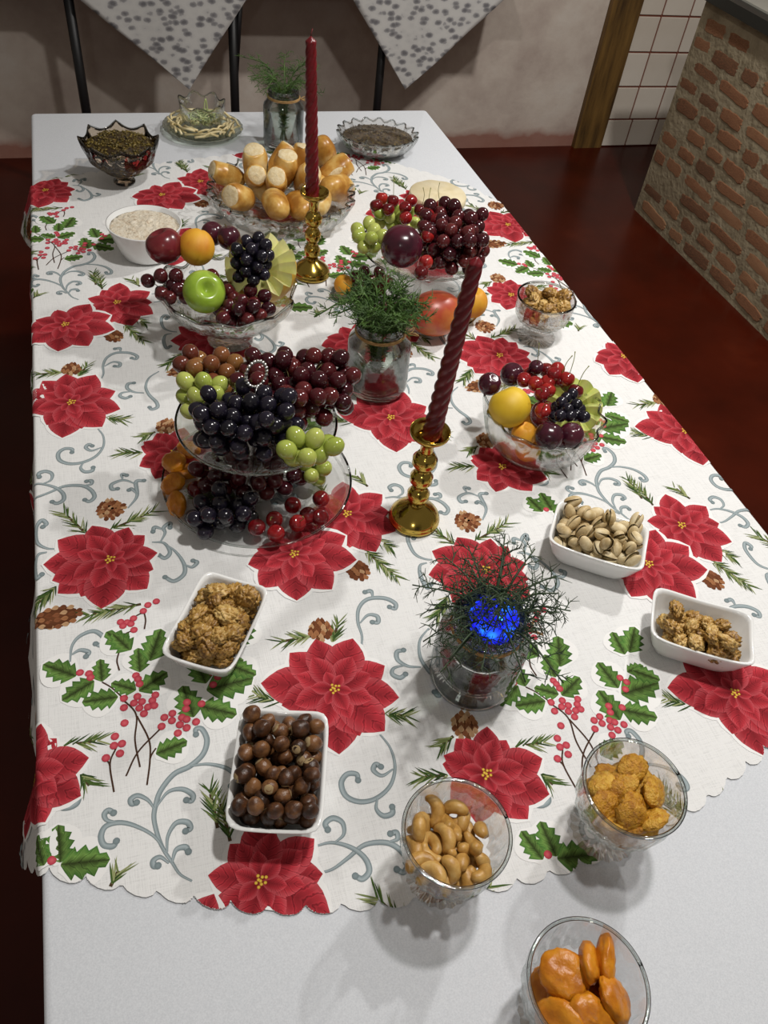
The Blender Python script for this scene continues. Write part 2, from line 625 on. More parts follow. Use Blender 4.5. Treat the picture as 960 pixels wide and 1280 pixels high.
# side table against the wall with two leaf print cloths hanging from it
st = thing('side_table', 'long side table with thin black metal legs against the plaster wall', 'table', (.7, 3.36, 0))
SY0, SY1, SZ = 3.16, 3.58, .80


def lp(x, y, z):
    return (x - .7, y - 3.36, z)


b = MB()
b.box(-.62 - .7, 1.66 - .7, SY0 - 3.36, SY1 - 3.36, SZ - .03, SZ - .002)
b.build('table_top', 'dark_slab', st, False)
for x in (-.045, .495, 1.06):
    MB().tube([lp(x, 3.2, SZ - .03), lp(x, 3.2, 0)], .0165, 8).build('leg', 'black_metal', st)
MB().tube([lp(.53, 3.2, SZ - .03), lp(.50, 3.2, .45)], .010, 6).build('brace', 'black_metal', st)
for x in (-.045, .495, 1.06):
    MB().tube([lp(x, 3.22, .12), lp(x, 3.57, .12)], .010, 6).build('foot_rail', 'black_metal', st)


def corner_cloth(tipx, tipz, la, ra, label):
    """square cloth lying askew on the side table so that one corner hangs in front of it"""
    hang = SZ + .003 - tipz
    xl, xr = tipx - hang * la, tipx + hang * ra
    b = MB()
    n = 22
    yy = SY0 - .012
    rows = []
    for k in range(n + 1):
        t = k / n
        z = tipz + hang * t
        a, c = tipx - hang * la * t, tipx + hang * ra * t
        row = []
        for i in range(n + 1):
            x = a + (c - a) * i / n
            row.append((x, yy - .012 * (1 - t) - .006 * math.sin(x * 26) * (1 - t) + (.010 if t > .97 else 0), z))
        rows.append(row)
    rows.append([(p[0], yy + .03, SZ + .004) for p in rows[-1]])
    rows.append([(xl + (xr - xl) * i / n * .9 + .02, yy + .22, SZ + .004) for i in range(n + 1)])
    rows.append([(xl + (xr - xl) * (.3 + .4 * i / n), yy + .38, SZ + .004) for i in range(n + 1)])
    v = [p for r_ in rows for p in r_]
    f = [(k * (n + 1) + i, k * (n + 1) + i + 1, (k + 1) * (n + 1) + i + 1, (k + 1) * (n + 1) + i) for k in range(len(rows) - 1) for i in range(n)]
    o = b.add(v, f).build('leaf_print_cloth', 'leaf_print_cloth')
    md = o.modifiers.new('thickness', 'SOLIDIFY')
    md.thickness = .0015
    tag(o, label, 'tablecloth')


corner_cloth(.322, .435, 1.22, .75, 'grey leaf print cloth corner hanging between two black legs of side table')
corner_cloth(1.150, .430, .78, 1.12, 'grey leaf print cloth corner hanging at the end of the side table')
b = MB()
pts = []
for px_, py_ in ((596, 31), (593, 12), (612, -20), (645, -24)):
    q = ray(px_, py_)
    q = q * ((SY0 - .004) / q[1])
    pts.append((q[0], q[2] + TZ + CH))
b.add([(x, SY0 - .004, z) for x, z in pts] + [(x, SY0 - .002, z) for x, z in pts], [(0, 3, 2, 1), (4, 5, 6, 7), (0, 1, 5, 4), (1, 2, 6, 5), (2, 3, 7, 6), (3, 0, 4, 7)])
tag(b.build('dark_under_cloth', 'old_wood', None, False), 'dark cloth corner peeking from under the pale leaf print cloth', 'cloth')

# ------------------------------------------------------------------ the dining table and its cloths
XL, XR, YN, YF = -.1533, .8307, -.06, 2.0905
t = thing('dining_table', 'long dining table hidden under the white tablecloth', 'table', ((XL + XR) / 2, 1.0, 0))
cx, cy = (XL + XR) / 2, 1.0
MB().box(XL + .004 - cx, XR - .004 - cx, YN + .004 - cy, YF - .004 - cy, TZ - .035, TZ - .0035).build('table_top', 'table_wood', t, False)
for x in (XL + .06, XR - .06):
    for y in (YN + .08, YF - .08):
        MB().box(x - .035 - cx, x + .035 - cx, y - .035 - cy, y + .035 - cy, 0, TZ - .035).build('leg', 'table_wood', t, False)


def white_cloth():
    n_side, rc = 60, .012
    ring = []
    pts = []
    for (x, y, a0) in ((XR - rc, YN + rc, -90), (XR - rc, YF - rc, 0), (XL + rc, YF - rc, 90), (XL + rc, YN + rc, 180)):
        for k in range(7):
            a = math.radians(a0 + 15 * k)
            pts.append((x + rc * math.cos(a), y + rc * math.sin(a), math.cos(a), math.sin(a)))
    dense = []
    for k, p in enumerate(pts):
        q = pts[(k + 1) % len(pts)]
        L = math.hypot(q[0] - p[0], q[1] - p[1])
        m = max(1, int(L / .03))
        for i in range(m):
            u = i / m
            dense.append((p[0] + (q[0] - p[0]) * u, p[1] + (q[1] - p[1]) * u, p[2] + (q[2] - p[2]) * u, p[3] + (q[3] - p[3]) * u))
    levels = [(-.008, 0), (-.004, -.0006), (-.001, -.003), (.0, -.008), (.001, -.03), (.002, -.1), (.006, -.2), (.010, -.32)]
    v, f = [], []
    m = len(dense)
    s_ = 0
    arc = [0]
    for k in range(1, m):
        s_ += math.hypot(dense[k][0] - dense[k - 1][0], dense[k][1] - dense[k - 1][1])
        arc.append(s_)
    for q, (o, z) in enumerate(levels):
        for k, p in enumerate(dense):
            w = max(0, -z - .03) * .035 * math.sin(arc[k] * 21 + math.sin(arc[k] * 7)) - max(0, -z - .03) * .03
            v.append((p[0] + p[2] * (o + w), p[1] + p[3] * (o + w), TZ - .002 + z))
    for q in range(len(levels) - 1):
        for k in range(m):
            j = (k + 1) % m
            f.append((q * m + k, (q + 1) * m + k, (q + 1) * m + j, q * m + j))
    f.append(tuple(range(m)))
    o = MB().add(v, f).build('white_tablecloth', 'white_cotton')
    tag(o, 'plain white tablecloth covering the long dining table', 'tablecloth')


white_cloth()

# printed cloth: outline in its own flat coordinates (u across, v along)
UL, UR = -.235, .965
FRONT = [(-.30, .40), (-.235, .372), (-.167, .335), (-.098, .302), (-.057, .283), (.04, .243), (.142, .220), (.244, .206), (.328, .203), (.385, .207), (.501, .226), (.554, .243), (.623, .266), (.72, .325), (.85, .41), (1.0, .55)]
BACK = [(-.30, 1.63), (-.235, 1.668), (-.16, 1.706), (-.09, 1.748), (.11, 1.80), (.331, 1.845), (.45, 1.845), (.571, 1.815), (.712, 1.712), (.787, 1.64), (.83, 1.56), (1.0, 1.38)]
SCW = .0345


def _arc(poly):
    p = catmull([(x, y, 0) for x, y in poly], 10)
    us = np.array([q.x for q in p])
    vs = np.array([q.y for q in p])
    return us, vs, np.r_[0, np.cumsum(np.hypot(np.diff(us), np.diff(vs)))]


_F, _B = _arc(FRONT), _arc(BACK)


def edge_v(u, back=False):
    us, vs, s_ = _B if back else _F
    base = np.interp(u, us, vs)
    arc = np.interp(u, us, s_)
    ph = (arc / SCW) % 1.0
    bump = .0125 * (1 - (2 * ph - 1) ** 2) ** .5 - .004 + .0007 * ((arc * 420) % 1.0)
    return base + bump if back else base - bump


def cloth_pt(u, v, off=0.0):
    """flat cloth coordinates -> world, folding over the table edges"""
    z = TZ - .0004
    if u < XL + .004:
        e = XL + .004 - u
        a = min(e / .008, 1.4)
        fl = max(0, e - .01)
        w = .006 * math.sin(v * 23) + .004 * math.sin(v * 51)
        flare = fl * (.10 + .25 * smoothstep(.9, .3, v) + .35 * smoothstep(1.55, 1.7, v)) + w * min(1, fl / .05)
        return Vector((XL + .004 - .0065 * math.sin(a) - flare - off * math.sin(a), v, z - .0065 * (1 - math.cos(a)) - fl * .96 + off * math.cos(a)))
    if u > XR - .004:
        e = u - XR + .004
        a = min(e / .008, 1.4)
        fl = max(0, e - .01)
        w = .006 * math.sin(v * 19) + .004 * math.sin(v * 47)
        flare = fl * (.08 + .5 * smoothstep(1.4, 1.6, v)) + w * min(1, fl / .05)
        return Vector((XR - .004 + .0065 * math.sin(a) + flare + off * math.sin(a), v, z - .0065 * (1 - math.cos(a)) - fl * .96 + off * math.cos(a)))
    return Vector((u, v, z + off))


us = list(np.arange(UL, UR + .001, .0032))
for e in (XL, XR):
    us += [e + d for d in np.arange(-.012, .012, .0015)]
us = sorted(us)
NR = 26
cv, cf = [], []
for u in us:
    a, c = edge_v(u), edge_v(u, True)
    for k in range(NR + 1):
        cv.append(cloth_pt(u, a + (c - a) * k / NR))
for i in range(len(us) - 1):
    for k in range(NR):
        q = i * (NR + 1) + k
        cf.append((q, q + NR + 1, q + NR + 2, q + 1))
pcloth = tag(MB().add(cv, cf).build('printed_tablecloth', 'print_ground'),
             'white table overlay printed with red poinsettias and holly, scalloped edge', 'tablecloth')

# ------------------------------------------------------------------ the print
LA, LB = np.array((.4658, -.1155)), np.array((.2628, -.5597))


def Q(x, y):
    p = P(x, y)
    return np.array((p.x, p.y))


def zz(pts, ox, oy, sc):
    """points read off an enlarged view of the photo -> flat cloth coordinates"""
    return [Q(ox + x / sc, oy + y / sc) for x, y in pts]


class Ink:
    """flat coloured triangles in cloth coordinates: v (u, v, layer), colour, vein uv"""

    def __init__(s):
        s.v, s.c, s.t, s.f = [], [], [], []
        s.layer = 0

    def vert(s, p, c, t=(0, 0)):
        s.v.append((p[0], p[1], s.layer))
        s.c.append(c)
        s.t.append(t)
        return len(s.v) - 1

    def strip(s, rows):
        """rows of [(p, colour, uv)...]"""
        ids = [[s.vert(*q) for q in r] for r in rows]
        for a, b in zip(ids, ids[1:]):
            for i in range(len(a) - 1):
                s.f.append((a[i], a[i + 1], b[i + 1]))
                s.f.append((a[i], b[i + 1], b[i]))

    def disc(s, c, r, col, col2=None, n=10, sq=1.0, ang=0.0):
        s.layer += .25
        o = s.vert(c, col2 or col)
        ring = []
        for i in range(n):
            a = 2 * math.pi * i / n
            x, y = r * math.cos(a), r * sq * math.sin(a)
            ring.append(s.vert((c[0] + x * math.cos(ang) - y * math.sin(ang), c[1] + x * math.sin(ang) + y * math.cos(ang)), col))
        for i in range(n):
            s.f.append((o, ring[i], ring[(i + 1) % n]))

    def petal(s, base, tip, width, ca, cb, cedge, belly=.45, grow=0.0, vein=True):
        s.layer += .25
        base, tip = np.array(base), np.array(tip)
        d = tip - base
        L = np.linalg.norm(d)
        d = d / L
        nrm = np.array((-d[1], d[0]))
        base = base - d * grow * .5
        L = L + grow
        rows = []
        N = 10
        for k in range(N + 1):
            t = k / N
            w = (math.sin(math.pi * min(1, t / (2 * belly))) if t < belly else math.cos(math.pi / 2 * ((t - belly) / (1 - belly)) ** 1.25))
            w = max(w, .12 if t < .5 else 0) * width + grow * (1 if k < N else 0)
            row = []
            for q in (-1, -.5, 0, .5, 1):
                e = abs(q)
                col = [a + (b - a) * t for a, b in zip(ca, cb)]
                if e == 1:
                    col = [(a + b) / 2 for a, b in zip(col, cedge)]
                elif e == 0 and vein:
                    col = [a * .66 for a in col]
                row.append((base + d * L * t + nrm * w * q, col, (t + .001, q) if vein else (0, 0)))
            rows.append(row)
        s.strip(rows)

    def stroke(s, pts, w0, w1, dark, light, blob=True):
        s.layer += .25
        p = [np.array((q.x, q.y)) for q in catmull([(a[0], a[1], 0) for a in pts], 7)]
        rows = []
        m = len(p)
        for k in range(m):
            d = p[min(k + 1, m - 1)] - p[max(k - 1, 0)]
            d = d / (np.linalg.norm(d) + 1e-9)
            nrm = np.array((-d[1], d[0]))
            t = k / (m - 1)
            w = w0 + (w1 - w0) * math.sin(math.pi * min(1, t * .68 + .02)) ** 1.2
            rows.append([(p[k] + nrm * w * .5, dark, (0, 0)), (p[k] + nrm * w * .12, light, (0, 0)), (p[k] - nrm * w * .5, dark, (0, 0))])
        s.strip(rows)
        if blob:
            s.disc(p[-1], w1 * .58, dark, [(a * 2 + b) / 3 for a, b in zip(dark, light)])

    def leaf(s, base, tip, width):
        base, tip = np.array(base), np.array(tip)
        d = tip - base
        L = np.linalg.norm(d)
        d = d / L
        nrm = np.array((-d[1], d[0]))
        prof = [(0, .06, 0), (.10, .45, 0), (.20, .95, -.05), (.30, .62, 0), (.42, 1.0, -.05), (.55, .62, 0), (.66, .86, -.05), (.78, .40, 0), (.88, .42, -.04), (1, .02, 0)]
        rows = []
        for t, w, sh in prof:
            row = []
            for q in (-1, -.5, 0, .5, 1):
                col = (.055, .15, .030) if abs(q) == 1 else (.13, .24, .055) if abs(q) == .5 else (.035, .05, .014)
                if q > 0:
                    col = tuple(c * 1.35 for c in col)
                row.append((base + d * L * (t - sh * abs(q)) + nrm * w * width * q, col, (t * .8 + .001, q)))
            rows.append(row)
        s.strip(rows)

    def line(s, pts, w, col):
        s.stroke(pts, w, w, col, col, False)


RA, RB, REDGE = (.20, .008, .014), (.54, .042, .058), (.66, .13, .15)
WHITE = (.80, .80, .79)
TEAL, TEAL2 = (.16, .205, .215), (.36, .42, .44)


def flower(ink, c, tips, seed):
    r = random.Random(seed)
    c = np.array(c)
    tips = [np.array(t) for t in tips]
    order = list(range(len(tips)))
    r.shuffle(order)
    ink.layer = 1
    for k in order:
        ink.petal(c, tips[k], np.linalg.norm(tips[k] - c) * .30, WHITE, WHITE, WHITE, .55, .005, False)
    for k in order:
        ink.layer += .6
        h = r.uniform(.85, 1.12)
        ink.petal(c, tips[k], np.linalg.norm(tips[k] - c) * r.uniform(.28, .33), [a * h for a in RA], [a * h for a in RB], REDGE, .55)
    n2 = 8
    a0 = r.uniform(0, 6)
    for k in range(n2):
        ink.layer += .6
        a = a0 + 2 * math.pi * k / n2 + r.uniform(-.15, .15)
        L = r.uniform(.040, .050)
        h = r.uniform(.9, 1.15)
        ink.petal(c, c + L * np.array((math.cos(a), math.sin(a))), L * .30, [x * h for x in RA], [x * h * 1.05 for x in RB], REDGE, .52)
    a0 = r.uniform(0, 6)
    for k in range(6):
        ink.layer += .6
        a = a0 + 2 * math.pi * k / 6 + r.uniform(-.2, .2)
        L = r.uniform(.020, .032)
        ink.petal(c, c + L * np.array((math.cos(a), math.sin(a))), L * .32, RA, [x * 1.1 for x in RB], REDGE, .5)
    st_ = Ink()
    st_.layer = ink.layer + 1
    for k in range(9):
        a = k * 2.4
        q = .0022 * math.sqrt(k)
        st_.disc(c + q * np.array((math.cos(a), math.sin(a))), .0017, (.45, .24, .02), (.80, .60, .10), 7)
    return st_


def pine(ink, base, tip, seed, n=26, ln=.020):
    r = random.Random(seed)
    base, tip = np.array(base), np.array(tip)
    d = tip - base
    L = np.linalg.norm(d)
    d /= L
    nrm = np.array((-d[1], d[0]))
    ink.layer = .4
    ink.line([base, base + d * L * .5, base + d * L * .85], .0034, (.07, .045, .02))
    for k in range(n):
        t = r.uniform(.05, .95)
        sd = 1 if k % 2 else -1
        an = r.uniform(.35, .75)
        dd = d * math.cos(an) + nrm * math.sin(an) * sd
        p = base + d * L * t
        ll = ln * r.uniform(.7, 1.2)
        g = r.choice(((.03, .06, .015), (.06, .11, .025), (.16, .20, .07), (.28, .31, .14)))
        pp = np.array((-dd[1], dd[0]))
        ink.layer += .15
        a = ink.vert(p + pp * .0009, g)
        b_ = ink.vert(p - pp * .0009, g)
        m1 = ink.vert(p + dd * ll * .6 + pp * .0008, g)
        m2 = ink.vert(p + dd * ll * .6 - pp * .0008, g)
        c = ink.vert(p + dd * ll, g)
        ink.f += [(a, b_, m2), (a, m2, m1), (m1, m2, c)]


def cone(ink, c, ax, L, Wd, seed):
    r = random.Random(seed)
    c, ax = np.array(c), np.array(ax) / np.linalg.norm(ax)
    nr = np.array((-ax[1], ax[0]))
    ink.layer = .5
    ink.disc(c, L * .46, (.09, .03, .012), (.14, .05, .02), 14, Wd / L * .95, math.atan2(ax[1], ax[0]))
    for row in range(7):
        t = (row / 6 - .5) * .92
        hw = Wd * .5 * math.sqrt(max(.05, 1 - (2 * t) ** 2))
        m = max(2, int(hw / .0035))
        for k in range(m):
            q = ((k + .5) / m * 2 - 1) * hw + r.uniform(-.001, .001)
            p = c + ax * L * t + nr * q
            ink.layer += .02
            col = r.choice(((.22, .08, .035), (.32, .14, .06), (.15, .05, .02), (.46, .28, .15)))
            ink.petal(p - ax * .004, p + ax * .005 + nr * q * .12, .0032, col, [x * .8 for x in col], [x * 1.5 for x in col], .6, 0, False)


def commit(ink, name, shift, parent=None):
    """clip to the cloth, fold it with the cloth and link it as one printed motif"""
    V = [(x + shift[0], y + shift[1], l) for x, y, l in ink.v]
    us_ = np.array([p[0] for p in V])
    vs_ = np.array([p[1] for p in V])
    if us_.max() < UL or us_.min() > UR:
        return
    ins = (us_ > UL) & (us_ < UR) & (vs_ > edge_v(us_)) & (vs_ < edge_v(us_, True))
    if not ins.any():
        return
    Cc, Tt = list(ink.c), list(ink.t)
    faces = []

    def inside(u, v):
        return UL < u < UR and edge_v(u) < v < edge_v(u, True)

    def split(a, b, c, depth):
        n_in = sum(inside(V[i][0], V[i][1]) for i in (a, b, c))
        if n_in == 3:
            faces.append((a, b, c))
            return
        if depth == 0:
            if inside(sum(V[i][0] for i in (a, b, c)) / 3, sum(V[i][1] for i in (a, b, c)) / 3):
                faces.append((a, b, c))
            return
        if n_in == 0 and depth < 3:
            return
        mids = []
        for i, j in ((a, b), (b, c), (c, a)):
            V.append(tuple((p + q) / 2 for p, q in zip(V[i], V[j])))
            Cc.append([(p + q) / 2 for p, q in zip(Cc[i], Cc[j])])
            Tt.append(tuple((p + q) / 2 for p, q in zip(Tt[i], Tt[j])))
            mids.append(len(V) - 1)
        x, y, z = mids
        for tri in ((a, x, z), (x, b, y), (z, y, c), (x, y, z)):
            split(*tri, depth - 1)

    def fine(a, b, c, depth):
        if depth == 0:
            faces.append((a, b, c))
            return
        mids = []
        for i, j in ((a, b), (b, c), (c, a)):
            V.append(tuple((p + q) / 2 for p, q in zip(V[i], V[j])))
            Cc.append([(p + q) / 2 for p, q in zip(Cc[i], Cc[j])])
            Tt.append(tuple((p + q) / 2 for p, q in zip(Tt[i], Tt[j])))
            mids.append(len(V) - 1)
        x, y, z = mids
        for tri in ((a, x, z), (x, b, y), (z, y, c), (x, y, z)):
            fine(*tri, depth - 1)

    for f in ink.f:
        lo, hi = min(us_[i] for i in f), max(us_[i] for i in f)
        if ins[f[0]] and ins[f[1]] and ins[f[2]] and ((lo < XL + .006 and hi > XL - .02) or (hi > XR - .006 and lo < XR + .02)):
            fine(*f, 2)
            continue
        k = int(ins[f[0]]) + int(ins[f[1]]) + int(ins[f[2]])
        if k == 3:
            faces.append(f)
        elif k > 0:
            split(*f, 3)
    if not faces:
        return
    used = sorted({i for f in faces for i in f})
    mp = {i: k for k, i in enumerate(used)}
    verts = [cloth_pt(V[i][0], V[i][1], .0003 + V[i][2] * .00002 + .0007 * max(smoothstep(XL + .016, XL + .002, V[i][0]), smoothstep(XR - .016, XR - .002, V[i][0]))) for i in used]
    me = bpy.data.meshes.new(name)
    out = []
    for a, b, c in faces:
        q = [V[a], V[b], V[c]]
        ar = (q[1][0] - q[0][0]) * (q[2][1] - q[0][1]) - (q[1][1] - q[0][1]) * (q[2][0] - q[0][0])
        out.append((mp[a], mp[b], mp[c]) if ar > 0 else (mp[a], mp[c], mp[b]))
    me.from_pydata(verts, [], out)
    ca = me.color_attributes.new('Col', 'FLOAT_COLOR', 'POINT')
    ca.data.foreach_set('color', np.array([(*Cc[i][:3], 1.0 if Tt[i] != (0, 0) else 0.0) for i in used], dtype=np.float32).ravel())
    ul = me.uv_layers.new(name='vein')
    li = np.empty(len(me.loops), dtype=np.int32)
    me.loops.foreach_get('vertex_index', li)
    tv = np.array([Tt[i] for i in used], dtype=np.float32)
    ul.data.foreach_set('uv', tv[li].ravel())
    me.materials.append(MATS['printed_ink'])
    return link(name, me, parent or pcloth)


def lattice():
    for i in range(-2, 5):
        for j in range(-5, 3):
            yield i * LA + j * LB


# five flowers of the repeat
FC = dict(A=(-.0675, .6908), B=(.1609, .4486), C=(.2936, .3113), D=(.1587, .6528), E=(.2447, .7082))
FT = dict(
    A=[Q(*p) for p in ((115, 657), (161, 659), (181, 669), (197, 691), (192, 712), (184, 736), (146, 741), (127, 761), (101, 746), (72, 742), (65, 726), (54, 706), (72, 675))],
    B=[Q(*p) for p in ((394, 799), (441, 798), (481, 832), (499, 872), (481, 914), (450, 920), (424, 943), (392, 915), (352, 882), (326, 854), (362, 816))],
    C=[Q(*p) for p in ((609, 908), (570, 923), (553, 955), (633, 925), (678, 948), (687, 993), (660, 1024), (596, 1030), (563, 1002))],
    D=[Q(*p) for p in ((310, 706), (325, 735), (371, 751), (415, 737), (446, 700), (432, 670), (395, 648), (345, 665), (324, 684))],
    E=[Q(*p) for p in ((428, 602), (478, 618), (487, 640), (495, 664), (470, 690), (425, 690), (393, 670), (392, 640), (405, 618))])
ORD = 'ABCED'
for sh in lattice():
    for k, key in enumerate(ORD):
        ink = Ink()
        sta = flower(ink, FC[key], FT[key], 11 + k)
        if key == 'D':
            for q in (ink, sta):
                q.v = [(x, y, l + 20) for x, y, l in q.v]
        o = commit(ink, 'printed_poinsettia', sh)
        if o:
            commit(sta, 'printed_stamens', sh, o)

# scrolls, traced from the clearest repeat of each
scr = []
z4 = lambda p: zz(p, 20, 860, 4)
z5 = lambda p: zz(p, 240, 900, 3.4286)
z6 = lambda p: zz(p, 400, 640, 4)
z3 = lambda p: zz(p, 20, 640, 4)
z2 = lambda p: zz(p, 20, 420, 4)
scr.append([z4(p) for p in (
    [(880, 965), (820, 930), (780, 870), (740, 810), (710, 740), (690, 650), (700, 580), (725, 510), (790, 430), (870, 390), (935, 330), (955, 260), (930, 205), (900, 205), (900, 232)],
    [(750, 820), (690, 740), (600, 690), (520, 672), (450, 690), (425, 740), (440, 785), (485, 790), (502, 765)],
    [(500, 670), (455, 660), (442, 632), (462, 612), (488, 624)],
    [(690, 600), (660, 560), (610, 537), (575, 555), (580, 578), (603, 572)],
    [(705, 590), (760, 520), (830, 505), (882, 532), (878, 562), (852, 560)],
    [(755, 820), (760, 740), (800, 675), (855, 670), (872, 700), (848, 715)],
    [(780, 875), (800, 810), (845, 795), (862, 818)],
    [(765, 875), (722, 845), (688, 862), (690, 888), (710, 888)],
    [(870, 390), (960, 380), (1050, 400), (1110, 450), (1120, 500), (1085, 515), (1075, 490)])])
scr.append([z5(p) for p in (
    [(805, 60), (850, 120), (870, 200), (850, 280), (790, 335), (720, 350), (660, 325), (640, 270), (665, 232), (705, 232), (712, 258)],
    [(862, 210), (815, 238), (778, 215), (788, 190), (810, 200)],
    [(795, 335), (790, 380), (820, 410), (858, 400), (858, 372)])])
scr.append([z5(p) for p in (
    [(525, 660), (600, 640), (670, 590), (740, 535), (830, 525), (890, 555), (925, 610), (908, 652), (878, 640)],
    [(845, 522), (880, 510), (876, 482), (850, 487)],
    [(530, 540), (600, 525), (680, 545), (740, 590), (760, 645), (732, 680), (700, 668)],
    [(610, 527), (650, 490), (645, 440), (605, 420), (572, 442), (582, 470)])])
scr.append([z6(p) for p in (
    [(205, 690), (210, 620), (190, 550), (195, 480), (240, 435), (320, 430), (375, 455), (375, 482), (348, 474)],
    [(200, 555), (240, 515), (285, 520), (290, 550), (262, 550)],
    [(265, 425), (255, 395), (225, 400)])])
scr.append([z6(p) for p in (
    [(545, 580), (500, 640), (500, 720), (540, 790), (600, 850), (620, 895), (592, 918), (572, 900)],
    [(505, 775), (440, 770), (390, 740), (385, 700), (418, 690)],
    [(425, 766), (370, 780), (362, 810), (400, 828), (428, 810)])])
scr.append([z3(p) for p in (
    [(210, 185), (150, 180), (105, 150), (100, 80), (130, 42), (152, 58), (135, 74)],
    [(155, 200), (110, 215), (90, 270), (100, 330), (130, 312)])])
scr.append([z3(p) for p in (
    [(680, 150), (740, 155), (770, 200), (745, 230), (715, 215)],
    [(740, 155), (800, 200), (840, 260), (840, 310), (790, 345), (745, 325)],
    [(842, 262), (880, 275), (905, 252), (885, 243)],
    [(722, 150), (745, 105), (738, 78), (770, 55), (770, 78)],
    [(738, 88), (695, 75), (685, 98)])])
scr.append([z3(p) for p in (
    [(270, 750), (280, 670), (320, 620), (390, 595), (440, 630), (428, 666), (398, 658)],
    [(275, 715), (320, 690), (362, 700), (350, 722)])])
scr.append([z2(p) for p in (
    [(560, 860), (605, 800), (600, 730), (640, 722)],
    [(600, 740), (540, 720), (480, 740), (480, 765), (508, 763)],
    [(532, 716), (530, 692), (553, 696)],
    [(605, 790), (580, 765), (565, 770)])])
scr.append([z4(p) for p in ([(110, 520), (150, 540), (190, 585), (250, 600), (305, 575), (305, 525), (265, 528)], [(145, 545), (140, 590), (115, 625), (105, 605)])])
for sh in lattice():
    for group in scr:
        ink = Ink()
        ink.layer = .3
        for p in group:
            ink.stroke(p, .0018, .0060, TEAL, TEAL2)
        commit(ink, 'printed_scroll', sh)

# pine sprigs and cones around the flowers
pn = []
for p, n in (([(360, 115), (235, 0)], 30), ([(455, 95), (700, -10)], 40), ([(215, 360), (85, 480)], 36), ([(625, 460), (340, 520)], 40)):
    pn.append((*z3(p), n))
for p, n in (([(55, 665), (95, 545)], 22), ([(310, 1010), (450, 1020)], 22)):
    pn.append((*z6(p), n))
for p, n in (([(500, 60), (440, 110)], 18), ([(720, 105), (850, 80)], 22), ([(815, 190), (885, 250)], 20), ([(500, 205), (375, 215)], 26)):
    pn.append((*zz(p, 400, 900, 3), n))
for p, n in (([(210, 180), (390, 330)], 40), ([(275, 130), (360, 180)], 18)):
    pn.append((*z6(p), n))
for p, n in (([(430, 190), (350, 90)], 24), ([(600, 160), (525, 105)], 18)):
    a = zz(p, 700, 580, 3.692)
    pn.append((a[0] - LA, a[1] - LA, n))
pn.append((*zz([(400, 490), (330, 470)], 180, 590, 1), 4))
pn = [q for q in pn if q[2] > 4]
pn.append((*[Q(*p) for p in ((390, 795), (345, 803))], 24))
pn.append((*[Q(*p) for p in ((272, 1035), (262, 985))], 26))
pn.append((*[Q(*p) for p in ((352, 878), (315, 868))], 20))
pn.append((*[Q(*p) for p in ((138, 1108), (150, 1085))], 10))
cn = [(Q(137, 636), Q(137, 655) - Q(137, 620), .036, .034), (Q(70, 772), Q(95, 772) - Q(40, 785), .055, .034), (Q(400, 787), Q(400, 800) - Q(400, 775), .03, .030),
      (Q(581, 906), Q(581, 920) - Q(581, 893), .032, .032), (Q(447, 712), Q(455, 722) - Q(438, 700), .032, .030), (Q(545, 1108), Q(560, 1100) - Q(530, 1115), .034, .030)]
for sh in lattice():
    for k, (a, b_, n) in enumerate(pn):
        ink = Ink()
        pine(ink, a, b_, k, n)
        commit(ink, 'printed_pine_sprig', sh)
    for k, (c, ax, L, Wd) in enumerate(cn):
        ink = Ink()
        cone(ink, c, ax, L, Wd, k)
        commit(ink, 'printed_pine_cone', sh)

# holly
hl = [((95, 845), (53.8, 831)), ((127.5, 852), (125, 824)), ((117.5, 851), (77.5, 876)), ((147.5, 871), (102.5, 878)), ((164, 812), (132.5, 790)), ((175, 840), (172.5, 810)),
      ((187.5, 826), (201, 786)), ((174, 864), (209, 840)), ((170, 862.5), (139, 854)), ((195, 942.5), (234, 926)), ((162, 812), (140, 792)),
      ((55, 1082), (40, 1044)), ((76, 1078), (72.5, 1031)), ((76, 1081), (137.5, 1074))]
hl = [(Q(*a), Q(*b_)) for a, b_ in hl]
for a, b_ in (((775, 900), (748, 863)), ((777, 887), (821.7, 896.7)), ((777, 868), (823, 853)), ((773, 860), (747, 828)), ((781, 818), (765, 790)), ((787, 815.6), (793.4, 783.7)), ((784, 840), (804, 832)), ((790, 838), (825, 850))):
    hl.append((Q(*a) - LA, Q(*b_) - LA))
br = z4([(540, 52), (540, 98), (607, 42), (590, 75), (630, 68), (617, 100), (660, 95), (682, 62), (697, 35), (692, 88), (640, 128), (543, 175), (495, 242), (530, 278), (490, 288), (520, 327), (450, 350),
         (728, 192), (742, 147), (782, 127), (780, 163), (830, 147), (855, 72), (850, 105), (180, 862)])
br += z3([(320, 803), (365, 808), (373, 828), (600, 818), (610, 835), (618, 860), (523, 550), (555, 552), (535, 570), (575, 560), (588, 532), (590, 590), (637, 495), (660, 465), (702, 447)])
br += [Q(640 + x / 3, 840 + y / 3) - LA for x, y in ((370, 207), (385, 188), (397, 218), (420, 197), (375, 237), (413, 133), (405, 22), (430, 38), (425, 65))]
stm = [z4(p) for p in ([(520, 45), (600, 130), (595, 260), (620, 395)], [(605, 140), (665, 260), (670, 360), (655, 485)], [(720, 205), (610, 320), (550, 440)], [(500, 300), (470, 380), (490, 520)], [(450, 355), (465, 375), (470, 390)], [(700, 300), (680, 330), (670, 355)])]
stm += [z3(p) for p in ([(640, 500), (648, 540), (642, 585)], [(515, 700), (505, 745), (517, 792)], [(430, 850), (480, 880), (540, 935)], [(590, 590), (545, 610), (540, 630)], [(640, 500), (600, 520), (570, 550)])]


